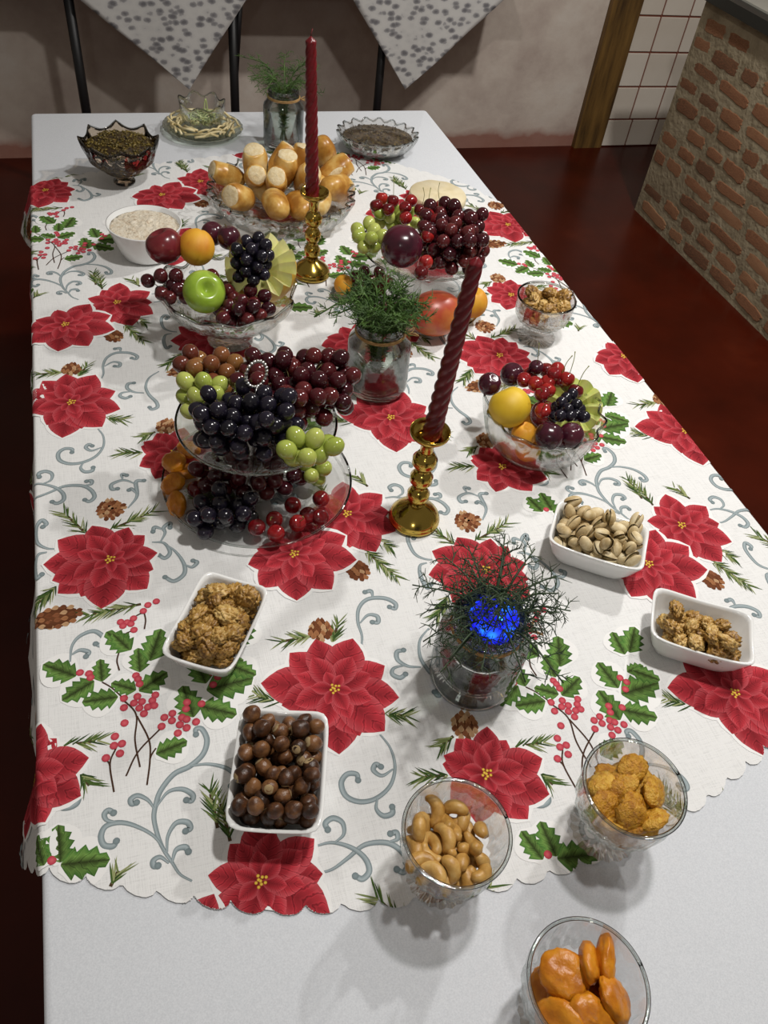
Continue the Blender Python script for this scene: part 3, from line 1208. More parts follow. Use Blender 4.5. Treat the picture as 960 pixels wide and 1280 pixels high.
def holly(leaves, berries, stems):
    hol = Ink()
    for a, b_ in leaves:
        hol.petal(a, b_, np.linalg.norm(b_ - a) * .46, WHITE, WHITE, WHITE, .5, .004, False)
    hol.layer = 2
    for p in stems:
        hol.line(p, .0018, (.06, .03, .018))
    for k, (a, b_) in enumerate(leaves):
        hol.layer += .3
        hol.leaf(a, b_, np.linalg.norm(b_ - a) * .38)
    hol.layer += 1
    for p in berries:
        hol.disc(p, .0044, (.42, .035, .06), (.62, .12, .14), 10)
    for sh in lattice():
        commit(hol, 'printed_holly_sprig', sh)


holly([q for k, q in enumerate(hl) if not 11 <= k <= 13], [p for k, p in enumerate(br) if k != 24], stm)
holly(hl[11:14], br[24:25], [])

# ------------------------------------------------------------------ tableware builders
OZ = TZ + .0016      # things stand on the cloths


def at(px, py, z=0.0):
    """ground point (x, y, OZ) of something whose pixel is taken at height z above the table"""
    p = P(px, py, z)
    return Vector((p.x, p.y, OZ))


def wall_profile(outer, th, floor_z):
    """closed section of a bowl: outer [(r, z)...] from the base centre outwards up to the rim"""
    inner = []
    for r, z in reversed(outer):
        if z > floor_z and r > th * 1.5:
            inner.append((r - th, z - (0 if (r, z) == outer[-1] else th * .3)))
    inner.append((max(.004, inner[-1][0] * .6), floor_z))
    inner.append((.0005, floor_z))
    return [(.0005, outer[0][1])] + outer + inner


def footed_cup(label, c, r=.048, h=.100, mat='ribbed_glass', foot=.034, group=None):
    o = thing('glass_cup', label, 'cup', (c[0], c[1], OZ), group=group)
    fl = lambda R, z, a, k: (R * (1 + .022 * math.cos(20 * a) * smoothstep(h * .3, h * .45, z) * smoothstep(h * 1.0, h * .86, z)), z)
    outer = [(r * .55, h * .36), (r * .80, h * .44), (r * .93, h * .56), (r * .985, h * .75), (r, h * .93), (r * 1.02, h)]
    prof = [(.0005, h * .33)] + outer + [(r * .985, h * 1.002), (r * .955, h * .93), (r * .94, h * .75), (r * .87, h * .57), (r * .70, h * .46), (r * .4, h * .415), (.0005, h * .41)]
    bo = MB().lathe(prof, 80, fl).build('bowl', mat, o)
    MB().tube([(r * math.cos(i * math.pi / 32), r * math.sin(i * math.pi / 32), h) for i in range(65)], .0019, 6).build('rim', 'rim_glass', bo)
    f2 = lambda R, z, a, k: (R * (1 + .03 * math.cos(20 * a) * smoothstep(.02, .03, R)), z)
    MB().lathe([(.0005, 0), (foot, 0), (foot * 1.01, .003), (foot * .8, h * .10), (foot * .40, h * .17), (.009, h * .24), (.012, h * .31), (r * .40, h * .345), (.0005, h * .345)], 80, f2).build('foot', mat, o)
    return o


def cut_bowl(name, label, c, r, h, base, mat='cut_glass', waves=0, amp=0.0, ribs=0, rib=.02, th=.003, foot=0.0, sx=1.0, rz=0.0, flare=.6, pointed=False, cat='bowl'):
    """round bowl with an optional wavy rim and cut ribs; returns its Empty"""
    o = thing(name, label, cat, (c[0], c[1], OZ), (0, 0, rz))
    z0 = foot
    outer = []
    for k in range(11):
        t = k / 10
        outer.append((base + (r - base) * math.sin(t * math.pi / 2) ** flare if flare < 1 else base + (r - base) * t ** (1 / flare), z0 + (h - z0) * (t ** 1.25)))

    def mod(R, z, a, k):
        t = smoothstep(z0 + (h - z0) * .45, h, z)
        w = 0
        if waves:
            w = (1 - 2 * abs(math.sin(waves * a / 2))) if pointed else math.cos(waves * a)
        q = 1 + rib * math.cos(ribs * a) * smoothstep(z0, z0 + .02, z) * (1 - t * .6) if ribs else 1
        return (R * q * (1 + .05 * w * t * (1 if waves else 0)), z + amp * w * t)
    prof = wall_profile(outer, th, z0 + .004)
    b = MB().lathe(prof, 96, mod)
    b.v = [(x * sx, y, z) for x, y, z in b.v]
    bo = b.build('bowl', mat, o)
    path = []
    for i in range(97):
        a = 2 * math.pi * i / 96
        R_2, z_2 = mod(r - th * .5, h, a, 0)
        path.append((R_2 * math.cos(a) * sx, R_2 * math.sin(a), z_2))
    MB().tube(path, th * .55, 6).build('rim', 'rim_glass', bo)
    if foot:
        MB().lathe([(.0005, 0), (base * 1.1, 0), (base * 1.12, .004), (base * .5, .012), (base * .34, foot * .55), (base * .5, foot * .9), (base * .95, foot + .001), (.0005, foot + .001)], 40).build('foot', mat, o)
    return o


def glass_jar(label, c, r, h, fill, group=None, tilt=(0, 0)):
    o = thing('glass_jar', label, 'jar', (c[0], c[1], OZ), (tilt[1], tilt[0], 0))
    nk = r * .74
    prof = [(.0005, 0), (r * .85, 0), (r * .97, .005), (r, .014), (r, h * .68), (r * .97, h * .74), (nk, h * .84), (nk, h * .98), (nk * .98, h), (nk * .93, h), (nk * .93, h * .85), (r * .93, h * .74), (r * .955, h * .67), (r * .955, .016), (r * .8, .008), (.0005, .008)]
    jb = MB().lathe(prof, 56).build('jar_body', 'jar_glass', o)
    b = MB()
    for z in (.90, .955):
        pts = [(nk * 1.015 * math.cos(a * .1308996), nk * 1.015 * math.sin(a * .1308996), h * z + a * .00006) for a in range(49)]
        b.tube(pts, .0011, 5)
    b.build('screw_thread', 'jar_glass', jb)
    w = MB().lathe([(.0005, .0085), (r * .78, .0085), (r * .945, .017), (r * .945, fill), (.0005, fill)], 40, cap=False)
    w.build('water', 'jar_water', o)
    tw_ = MB()
    for q in range(3):
        pts = [((nk + .0022) * math.cos(a * .2618), (nk + .0022) * math.sin(a * .2618), h * .855 + q * .0017) for a in range(25)]
        tw_.tube(pts, .0012, 5)
    tb = tw_.build('twine', 'twine', o)
    tw_ = MB()
    a0 = -.35
    bx, by = (nk + .003) * math.cos(a0), (nk + .003) * math.sin(a0)
    for sgn in (-1, 1):
        pts = [(bx, by, h * .86), (bx + .010, by + sgn * .006, h * .88), (bx + .016, by + sgn * .010, h * .86), (bx + .010, by + sgn * .004, h * .84), (bx, by, h * .858)]
        tw_.tube(catmull(pts, 5), .0009, 5)
    tw_.build('bow', 'twine', tb)
    return o


def fern(label, c, base_r, z0, zt, sprigs, seed, mat, spread, up, ln, thick=.0006, dens=1.0, over=0):
    """asparagus fern sprigs standing in a jar"""
    r = random.Random(seed)
    o = thing('fern_sprigs', label, 'plant', (c[0], c[1], OZ))
    for k in range(sprigs + over):
        a = 2 * math.pi * k / sprigs + r.uniform(-.3, .3)
        b = MB()
        ca, sa = math.cos(a), math.sin(a)
        q = base_r * r.uniform(.2, .8)
        mouth = Vector((q * ca * .9, q * sa * .9, zt))
        L = ln * r.uniform(.7, 1.15)
        sp = spread * r.uniform(.55, 1.15)
        end = mouth + Vector((ca * sp, sa * sp, up * r.uniform(.3, 1.1))) * L
        mid = mouth + Vector((ca * sp * .35, sa * sp * .35, up * .75)) * L
        if k >= sprigs:
            q = base_r * .95
            mouth = Vector((q * ca, q * sa, zt))
            off = r.uniform(-.022, .022)
            mid = Vector((-sa * off, ca * off, zt + .040))
            end = Vector((-ca * .035 - sa * off, -sa * .035 + ca * off, zt + .028))
        stem = catmull([(-q * ca * .5, -q * sa * .5, z0), (q * ca * .3, q * sa * .3, (z0 + zt) / 2), mouth, mid, end], 6)
        b.tube(stem, [thick * 1.6] * (len(stem) - 4) + [thick] * 4, 4)
        n = int(20 * dens)
        for i in range(n):
            t = .12 + .88 * i / n
            p = stem[min(len(stem) - 2, int(t * (len(stem) - 1)))]
            tg = (stem[-1] - mid).normalized()
            side = Vector((-sa, ca, 0)) * (1 if i % 2 else -1)
            d = (tg * .5 + side * r.uniform(.5, 1) + Vector((0, 0, r.uniform(-.4, .5))) + Vector((ca, sa, 0)) * r.uniform(-.3, .4)).normalized()
            l2 = ln * r.uniform(.22, .42) * (1.15 - .6 * t)
            if p.z < zt * .98:
                l2 *= .30
                d = Vector((d.x * .6, d.y * .6, .7)).normalized()
            e = p + d * l2
            m_ = p + d * l2 * .5 + Vector((0, 0, .003))
            b.tube([p, m_, e], [thick, thick * .8, thick * .5], 3, False)
            for w in range(int(6 * dens)):
                s_ = (w + 1) / (6 * dens + .5)
                pp = p.lerp(m_, s_ * 2) if s_ < .5 else m_.lerp(e, s_ * 2 - 1)
                dd = (d * .6 + Vector((r.uniform(-1, 1), r.uniform(-1, 1), r.uniform(-.6, .9)))).normalized()
                b.tube([pp, pp + dd * r.uniform(.006, .013)], [thick * .7, thick * .35], 3, False)
        b.build('sprig', mat, o)
    return o


def candle_holder(label, c, lean):
    o = thing('candle_holder', label, 'candle holder', (c[0], c[1], OZ))
    prof = [(.0005, 0), (.034, 0), (.0352, .002), (.035, .005), (.0335, .0065), (.034, .009), (.0315, .013), (.024, .021), (.014, .027), (.0095, .031)]
    MB().lathe(prof + [(.0005, .0312)], 48).build('base', 'brass', o)
    p2 = [(.0005, .030), (.0095, .030), (.0115, .033)]
    for zc, rr in ((.047, .0150), (.078, .0150), (.109, .0160)):
        for k in range(9):
            a = -1.2 + 2.4 * k / 8
            ridge = .0007 * (1 if k % 2 else -1)
            p2.append((rr * math.cos(a) ** .8 + ridge, zc + .0145 * math.sin(a)))
        p2.append((.0085, zc + .0158))
    p2 += [(.0085, .128), (.0085, .140), (.0115, .143), (.0115, .150), (.0005, .150)]
    MB().lathe(p2, 40).build('stem', 'brass', o)
    MB().lathe([(.0005, .146), (.012, .146), (.019, .1485), (.0248, .1545), (.0255, .160), (.0245, .1602), (.0235, .156), (.0185, .1515), (.0135, .1502), (.0135, .149), (.0005, .149)], 48).build('drip_pan', 'brass', o)
    return o


def candle(label, c, lean, zb, L):
    o = thing('twisted_candle', label, 'candle', (c[0], c[1], TZ + zb), (lean[1], lean[0], 0))
    n, m = 32, 150
    b = MB()
    prof = []
    for k in range(m + 1):
        z = L * k / m
        r = .0122 * (1 - .34 * k / m)
        if k == 0:
            r = .009
        if k > m - 4:
            r *= (m - k + .6) / 4.6
        prof.append((r, z))
    b.lathe(prof, n, lambda R, z, a, k: (R * (.84 + .20 * abs(math.cos(2 * (a - z * 95)))), z))
    b.build('wax_body', 'candle_wax', o)
    MB().tube([(0, 0, L - .001), (.001, 0, L + .005), (.003, .001, L + .010)], .0009, 5).build('wick', 'wick', o)
    return o


def ceramic_dish(label, c, ang, L=.128, Wd=.086, h=.043, group='white rectangular nut dishes'):
    o = thing('white_dish', label, 'dish', (c[0], c[1], OZ), (0, 0, ang), group)
    b = MB()
    n = 64

    def ring(l, w, z, p, lift=0.0):
        out = []
        for i in range(n):
            a = 2 * math.pi * (i + .5) / n
            ca, sa = math.cos(a), math.sin(a)
            q = (abs(ca) ** p + abs(sa) ** p) ** (-1 / p)
            x, y = ca * q, sa * q
            cor = (abs(x) * abs(y)) ** 2
            out.append((x * l / 2, y * w / 2, z + lift * cor))
        return out
    rings = [ring(L * .64, Wd * .60, 0, 6), ring(L * .70, Wd * .68, .001, 6), ring(L * .74, Wd * .74, .005, 6), ring(L * .86, Wd * .86, h * .45, 7), ring(L * .97, Wd * .96, h * .85, 8, .003), ring(L * 1.0, Wd * 1.0, h * .98, 8, .004),
             ring(L * .995, Wd * .99, h, 8, .004), ring(L * .945, Wd * .925, h * .985, 8, .004), ring(L * .92, Wd * .89, h * .9, 7, .002), ring(L * .83, Wd * .80, h * .45, 6), ring(L * .72, Wd * .68, .009, 5), ring(L * .5, Wd * .46, .0065, 4)]
    v = [p for r_ in rings for p in r_]
    f = []
    for k in range(len(rings) - 1):
        for i in range(n):
            j = (i + 1) % n
            f.append((k * n + i, k * n + j, (k + 1) * n + j, (k + 1) * n + i))
    f.append(tuple(range(n))[::-1])
    f.append(tuple((len(rings) - 1) * n + i for i in range(n)))
    b.add(v, f).build('dish_body', 'white_ceramic', o)
    return o


def drop(n, sample, floor, rad, r, tries=40, placed=None, k=.93):
    """let balls settle one after the other onto what already lies there; returns [(x, y, z, r)]"""
    placed = placed if placed is not None else []
    out = []
    for _ in range(n):
        best = None
        R = rad() if callable(rad) else rad
        A = np.array(placed) if placed else None
        for _t in range(tries):
            x, y = sample()
            z = floor(x, y, R)
            if A is not None:
                d2 = (A[:, 0] - x) ** 2 + (A[:, 1] - y) ** 2
                s_ = (A[:, 3] + R) * k
                m = d2 < s_ ** 2
                if m.any():
                    z = max(z, float((A[m, 2] + np.sqrt(s_[m] ** 2 - d2[m])).max()))
            if best is None or z < best[2]:
                best = (x, y, z, R)
        placed.append(best)
        out.append(best)
    return out


def in_disc(c, ra, r, rb=None, ang=0.0):
    rb = rb or ra

    def f():
        q = math.sqrt(r.random())
        a = r.uniform(0, 6.2832)
        x, y = ra * q * math.cos(a), rb * q * math.sin(a)
        return c[0] + x * math.cos(ang) - y * math.sin(ang), c[1] + x * math.sin(ang) + y * math.cos(ang)
    return f


def in_rect(c, l, w, ang, r):
    def f():
        x, y = r.uniform(-l / 2, l / 2), r.uniform(-w / 2, w / 2)
        return c[0] + x * math.cos(ang) - y * math.sin(ang), c[1] + x * math.sin(ang) + y * math.cos(ang)
    return f


def rq(r):
    return Quaternion(Vector((r.gauss(0, 1), r.gauss(0, 1), r.gauss(0, 1))).normalized(), r.uniform(0, 6.28))


# ------------------------------------------------------------------ food meshes
def nz(v, s_=1.0, o=0.0):
    return noise.noise(Vector((v.x * s_ + o, v.y * s_ + o * 1.7, v.z * s_ - o)))


HAZ, HAZ_SCAR = [], []
for k in range(4):
    fn = lambda d, k=k: (1 + .05 * nz(d, 1.6, k * 7)) * (1 + (.16 * max(0, d.z) ** 5)) * (1 - .10 * max(0, -d.z) ** 6)
    HAZ.append(MB().ball(fn, 14, 10, r=.0088, scale=(1, .95 - .03 * k, 1.04)).mesh('hazelnut', 'hazel_shell'))
HAZ_SCAR = MB().lathe([(.0002, -.00835), (.0040, -.0079), (.0052, -.0070)], 12, cap=False).mesh('base_scar', 'hazel_scar')
PIS = []
for k in range(3):
    b = MB()
    op = (.05, .10, .14)[k]
    for sg in (1, -1):
        v, f = [], []
        n = 10
        for a in range(n + 1):
            z = -math.pi / 2 + math.pi * a / n
            for u in range(n + 1):
                t = math.pi * u / n
                v.append(tuple(.012 * q for q in (math.cos(t) * math.cos(z) * .62, sg * (math.sin(t) * math.cos(z) * .56 + (math.sin(z) + 1) * op), math.sin(z) * (1.05 if z > 0 else .95))))
        for a in range(n):
            for u in range(n):
                q = a * (n + 1) + u
                f.append((q, q + 1, q + n + 2, q + n + 1) if sg > 0 else (q, q + n + 1, q + n + 2, q + 1))
        b.add(v, f)
    PIS.append(b.mesh('pistachio', 'pistachio_shell'))
PIS_K = MB().ball(None, 10, 8, c=(0, 0, .0006), r=.0105, scale=(.60, .46, .86)).mesh('kernel', 'pistachio_kernel')
WAL = []
for k in range(5):
    def fn(d, k=k):
        w = 1 - abs(nz(d, 3.2, 3 + k * 5)) * 2.2 + .45 * (1 - 2 * abs(nz(d, 6.5, k)))
        return .58 + .34 * w - .30 * smoothstep(.14, 0, abs(d.x)) * smoothstep(-.5, .4, d.z)
    WAL.append(MB().ball(fn, 36, 24, r=.0150, scale=(1.0, 1.22 - .12 * (k % 3), .62)).mesh('walnut_half', 'walnut_flesh'))
CAS = []
for k in range(3):
    pts, rs = [], []
    for i in range(13):
        t = i / 12
        a = -1.55 + 3.1 * t + .1 * k
        R = .0085 + .0010 * k
        pts.append((R * math.cos(a) - R * .7, R * 1.1 * math.sin(a), .0006 * math.sin(5 * t)))
        rs.append(.0064 * (math.sin(math.pi * (.05 + .90 * t)) ** .55) * (1.1 - .25 * t) + .0004)
    CAS.append(MB().tube(pts, rs, 12).mesh('cashew', 'cashew_flesh'))
COR = []
for k in range(4):
    fn = lambda d, k=k: 1 + .34 * abs(nz(d, 2.6, k * 3)) + .20 * abs(nz(d, 6, k))
    COR.append(MB().ball(fn, 24, 14, r=.0140, scale=(1.0, 1.05 - .1 * k, .38)).mesh('corn_snack', 'corn_snack'))
APR = []
for k in range(3):
    fn = lambda d, k=k: 1 + .14 * nz(d, 1.5, k * 3) + .09 * nz(d, 4, k) + .05 * nz(d, 9, k) - .14 * smoothstep(.7, 1, d.z)
    APR.append(MB().ball(fn, 36, 24, r=.0195, scale=(1.0, .84 - .07 * k, .36)).mesh('dried_apricot', 'apricot_dried'))


def grape_mesh(mat, el):
    return MB().ball(lambda d: 1 + .015 * nz(d, 2), 14, 10, r=1, scale=(1, 1, el)).mesh('grape', mat)


GR = {k: grape_mesh(m, e) for k, m, e in (('red', 'grape_red', 1.06), ('blush', 'grape_blush', 1.04), ('black', 'grape_black', 1.12), ('green', 'grape_green', 1.18))}
CH_ME = MB().ball(lambda d: 1 - .22 * smoothstep(.80, 1, d.z) + .02 * abs(d.x), 16, 12, r=.0115).mesh('cherry', 'cherry_skin')
CH_DK = MB().ball(lambda d: 1 - .22 * smoothstep(.80, 1, d.z), 16, 12, r=.0115).mesh('dark_cherry', 'plum_skin')


def bunch(label, balls, kind, r, name='grape_bunch', stalk=True, group=None, stalkmat='stalk_brown'):
    """one bunch of grapes: every grape a part, one stalk; balls are world (x, y, z, r)"""
    cx = sum(q[0] for q in balls) / len(balls)
    cy = sum(q[1] for q in balls) / len(balls)
    zb = min(q[2] - q[3] for q in balls)
    o = thing(name, label, 'grapes', (cx, cy, zb), group=group)
    cz = sum(q[2] for q in balls) / len(balls) - zb
    b = MB()
    for q in balls:
        p = Vector((q[0] - cx, q[1] - cy, q[2] - zb))
        g = link('grape', GR[kind], o, p, toz((p - Vector((0, 0, cz * .4))) + Vector((r.uniform(-.01, .01), r.uniform(-.01, .01), .004))))
        s_ = q[3] * r.uniform(.97, 1.05)
        g.scale = (s_, s_, s_)
        if stalk:
            b.tube([Vector((p.x * .25, p.y * .25, cz * .6)), p * .6 + Vector((0, 0, cz * .25)), p], .0008, 3, False)
    if stalk and b.v:
        b.build('stalk', stalkmat, o)
    return o


def cherry(label, p, r, stem=None, dark=False, group=None, rad=.0115):
    o = link('cherry', CH_DK if dark else CH_ME, None, p, toz(stem or (r.uniform(-.5, .5), r.uniform(-.5, .5), 1), r.uniform(0, 6)))
    o.scale = (rad / .0115,) * 3
    tag(o, label, 'cherry', group)
    if stem is not None:
        b = MB().tube(catmull([(0, 0, .0085), (.001, .001, .018), (.004, .002, .030), (.010, .003, .040)], 4), [.0006] * 12 + [.0011], 4)
        b.build('stem', 'stalk_green', o)
    return o


def fruit(name, label, cat, p, r, mat, fn=None, scale=(1, 1, 1), up=(0, 0, 1), roll=0, stem=False, group=None):
    o = thing(name, label, cat, p, toz(up, roll), group)
    MB().ball(fn, 36, 24, r=r, scale=scale).build('flesh', mat, o)
    if stem:
        MB().tube([(0, 0, r * .62), (.001, 0, r * .85), (.003, .001, r * 1.12)], [.0011, .0009, .0013], 5).build('stem', 'stalk_brown', o)
    return o


apple_fn = lambda d: 1 - .46 * smoothstep(.86, 1, d.z) - .08 * smoothstep(.6, .9, d.z) - .16 * smoothstep(.86, 1, -d.z) + .05 * d.z * (1 - d.z) + .012 * math.cos(5 * math.atan2(d.y, d.x)) * max(0, -d.z)
peach_fn = lambda d: 1 - .16 * smoothstep(.85, 1, d.z) - .05 * smoothstep(.16, 0, abs(d.x)) * (1 if d.y > 0 else 0)
plum_fn = lambda d: 1 - .14 * smoothstep(.88, 1, d.z) - .025 * smoothstep(.1, 0, abs(d.x)) * (1 if d.y > 0 else 0)
mango_fn = lambda d: 1 + .06 * d.x + .03 * nz(d, 1.2)


def melon(label, p, R, up, roll, rind, flesh, teeth=13):
    """melon half with a zigzag cut rim"""
    o = thing('melon_half', label, 'melon', p, toz(up, roll))
    n = teeth * 6
    zigm = lambda a: abs(((a * teeth / (2 * math.pi)) % 1.0) * 2 - 1)        # 1 at the tips, 0 in the notches

    def rim(a):
        return R * (-.10 + .36 * zigm(a))
    b = MB()
    prof = 9
    v, f = [], []
    for k in range(prof):
        t = k / (prof - 1)
        for i in range(n):
            a = 2 * math.pi * i / n
            zt = rim(a)
            ph = -math.pi / 2 + (math.asin(max(-1, min(1, zt / R))) + math.pi / 2) * t
            v.append((R * math.cos(ph) * math.cos(a), R * math.cos(ph) * math.sin(a), R * math.sin(ph)))
    for k in range(prof - 1):
        for i in range(n):
            j = (i + 1) % n
            f.append((k * n + i, k * n + j, (k + 1) * n + j, (k + 1) * n + i))
    b.add(v, f).build('rind', rind, o)
    v, f = [], []
    m = 7
    for k in range(m):
        t = k / (m - 1)
        for i in range(n):
            a = 2 * math.pi * i / n
            zt = rim(a)
            rr = math.sqrt(max(0, R * R - zt * zt))
            q = rr * (1 - t * .97)
            v.append((q * math.cos(a), q * math.sin(a), zt * (1 - t) ** .7 - R * .34 * smoothstep(.45, 1, t)))
    for k in range(m - 1):
        for i in range(n):
            j = (i + 1) % n
            f.append((k * n + i, k * n + j, (k + 1) * n + j, (k + 1) * n + i))
    f.append(tuple((m - 1) * n + i for i in range(n)))
    MB().add(v, f).build('flesh', flesh, o, False)
    return o


def put(name, label, cat, me, q, group, r, flat=0.0, child=None):
    """one loose piece of food at ball q = (x, y, z, r)"""
    rot = rq(r) if not flat else toz((r.gauss(0, flat), r.gauss(0, flat), 1), r.uniform(0, 6.28))
    o = link(name, me, None, (q[0], q[1], q[2]), rot)
    tag(o, label, cat, group)
    if child:
        link(child[0], child[1], o)
    return o

# ------------------------------------------------------------------ nuts in white dishes
R_ = random.Random(21)


def dish_floor(c, ang, L, Wd, re):
    def f(x, y, R):
        dx, dy = x - c[0], y - c[1]
        u = abs(dx * math.cos(ang) + dy * math.sin(ang)) + re - L * .35
        v = abs(-dx * math.sin(ang) + dy * math.cos(ang)) + re - Wd * .33
        return OZ + .0085 + R + 1.7 * max(0, u, v)
    return f


def nut_dish(corners, label, fill):
    p = [P(x, y, .041) for x, y in corners]
    c = sum(p, Vector()) / 4
    e = (p[1] - p[0] + p[2] - p[3]) / 2
    g = (p[2] - p[1] + p[3] - p[0]) / 2
    if g.length > e.length:
        e, g = g, e
    ang = math.atan2(e.y, e.x)
    L, Wd = e.length * 1.03, g.length * 1.03
    ceramic_dish(label, c, ang, L, Wd)
    fill(c, ang, L, Wd)


def fill_hazel(c, ang, L, Wd):
    for q in drop(90, in_rect(c, L * .77, Wd * .73, ang, R_), dish_floor(c, ang, L, Wd, .0072), .0084, R_):
        o = put('hazelnut', 'round brown hazelnut heaped in white rectangular dish', 'nut', R_.choice(HAZ), q, 'hazelnuts in the white dish', R_, child=('base_scar', HAZ_SCAR))
        o.scale = (R_.uniform(.90, 1.06),) * 3


def fill_pist(c, ang, L, Wd):
    for q in drop(74, in_rect(c, L * .74, Wd * .66, ang, R_), dish_floor(c, ang, L, Wd, .0085), .0080, R_, k=.96):
        put('pistachio', 'pale beige pistachio in its shell heaped in white dish', 'nut', R_.choice(PIS), q, 'pistachios in the white dish', R_, child=('kernel', PIS_K))


def fill_wal(n, label, group, cx=0, cy=0, spread=1.0):
    def f(c, ang, L, Wd):
        c2 = (c[0] + cx, c[1] + cy)
        for q in drop(n, in_rect(c2, L * .68 * spread, Wd * .58 * spread, ang, R_), dish_floor(c, ang, L, Wd, .011), .0085, R_):
            put('walnut_half', label, 'nut', R_.choice(WAL), q, group, R_, flat=.55).scale = (R_.uniform(.72, 1.0),) * 3
    return f


nut_dish([(302, 888), (411, 895), (400, 1048), (282, 1033)], 'white rectangular dish filled with hazelnuts, on a printed poinsettia', fill_hazel)
nut_dish([(699, 622), (806, 664), (805, 715), (684, 686)], 'white rectangular dish filled with pistachios', fill_pist)
nut_dish([(256, 718), (338, 738), (288, 846), (199, 820)], 'white rectangular dish full of walnuts, beside the big tiered grape stand', fill_wal(52, 'golden brown walnut half in the well filled white dish', 'walnuts in the full dish'))
nut_dish([(818, 736), (936, 770), (943, 838), (812, 800)], 'white rectangular dish only partly filled with walnuts, next to the pistachio dish', fill_wal(32, 'golden brown walnut half in the partly filled white dish', 'walnuts in the partly filled dish', -.004, -.008, .86))

# ------------------------------------------------------------------ footed glass cups


def cup_floor(c, r, h):
    def f(x, y, R):
        d = math.hypot(x - c[0], y - c[1])
        return OZ + h * .415 + R * .75 + h * .45 * max(0, (d + R * .6) / (r * .9) - .42) ** 1.6
    return f


c = P(571, 1040, .10)
footed_cup('footed ribbed glass cup filled with cashew nuts', c)
for q in drop(40, in_disc(c, .036, R_), cup_floor(c, .048, .1), .0072, R_):
    put('cashew', 'curved tan cashew nut in the footed glass cup', 'nut', R_.choice(CAS), q, 'cashews in the glass cup', R_)
c = P(793, 984, .10)
footed_cup('footed ribbed glass cup filled with glazed corn snacks', c)
for q in drop(30, in_disc(c, .029, R_), cup_floor(c, .048, .1), .0092, R_, k=.86):
    put('corn_snack', 'bumpy orange corn snack in the footed glass cup', 'snack', R_.choice(COR), q, 'corn snacks in the glass cup', R_, flat=.6)
c = P(735, 1230, .10)
footed_cup('footed ribbed glass cup filled with dried apricots', c)
ap = [((-.010, .012, .083), (-.25, -.15, 1)), ((-.012, -.008, .070), (-.1, .2, 1)), ((.014, .016, .084), (.95, -.3, .35)), ((.028, .012, .082), (1, -.5, .25)), ((.022, -.014, .084), (.75, -.2, .7)),
      ((-.001, -.022, .084), (-.1, -.5, 1)), ((-.026, -.018, .076), (-.8, -.2, .7)), ((.006, -.002, .066), (.2, .1, 1)), ((.004, -.006, .054), (0, 0, 1)), ((-.018, .008, .062), (-.4, 0, 1))]
AP_LABEL = {0: 'large flat dried apricot lying on top in the glass cup', 2: 'dried apricot on edge beside the flat one in glass cup', 3: 'dried apricot on edge against the wall of the glass cup', 4: 'wide dried apricot tilted against the glass cup wall',
            5: 'wrinkled dried apricot lying before the others in glass cup', 6: 'thin dried apricot slanting along the glass cup wall'}
for k, (d, up) in enumerate(ap):
    o = link('dried_apricot', APR[k % 3], None, (c[0] + d[0], c[1] + d[1], OZ + d[2]), toz(up, k * 1.1))
    o.scale = (1.12, 1.12, 1.2)
    tag(o, AP_LABEL.get(k, 'soft orange dried apricot buried in the footed glass cup'), 'dried fruit', 'dried apricots in the glass cup')
c = P(683, 374, .078)
footed_cup('footed glass cup heaped with walnuts', c, .050, .080)
for q in drop(46, in_disc(c, .036, R_), cup_floor(c, .050, .080), .0085, R_):
    put('walnut_half', 'golden brown walnut half heaped in the footed glass cup', 'nut', R_.choice(WAL), q, 'walnuts in the glass cup', R_, flat=.6).scale = (R_.uniform(.7, .95),) * 3

# ------------------------------------------------------------------ candles
cb = P(389, 343)
candle_holder('turned brass candle holder between the bread bowl and melon bowl', cb, 0)
candle('dark red twisted candle standing before the bread bowl', (cb.x - .004, cb.y), (-.045, 0), .151, .252)
cf_ = P(517, 649)
candle_holder('turned brass candle holder beside the large tiered grape stand', cf_, 0)
candle('dark red twisted candle in holder beside the large tiered grape stand', (cf_.x + .002, cf_.y), (.055, 0), .151, .244)

# ------------------------------------------------------------------ jars with fern
c = P(470, 484)
glass_jar('clear jar of water with twine, holding bright green fern', c, .049, .124, .060, tilt=(-.03, 0))
fern('bright green asparagus fern bushing out of the clear twine tied jar', (c[0] - .004, c[1]), .036, .014, .118, 26, 3, 'fern_green', .72, .60, .090, .0011, 1.3)
c = P(588, 846)
glass_jar('clear jar holding dark fern around a glowing blue light', c, .051, .118, .055)
fern('dark wiry fern sprigs around the glowing blue light', c, .038, .014, .112, 22, 8, 'fern_dark', .95, .42, .088, .0008, 1.1, 9)
led = thing('blue_light', 'glowing blue light ball in the mouth of the fern jar', 'light', (c[0] + .002, c[1] - .004, OZ + .118))
MB().ball(lambda d: 1 + .05 * nz(d, 4), 28, 18, r=.027).build('outer_ball', 'blue_led', led)
MB().ball(None, 16, 10, c=(-.002, -.011, .0160), r=.0075).build('bulb', 'led_core', led)
c = P(354, 183)
glass_jar('clear jar with twine and pale fern at the table end', c, .046, .126, .07)
fern('feathery pale fern in the jar at the table end', c, .034, .014, .120, 13, 15, 'fern_green', 1.1, .55, .095, .0007, 1.2)

# ------------------------------------------------------------------ bowls of spreads at the far end
c = P(156, 228)
cut_bowl('glass_bowl', 'footed amber glass bowl with pointed rim holding dark relish', c, .075, .088, .020, 'amber_glass', 8, .006, 16, .02, .003, .022, flare=.75, pointed=True)


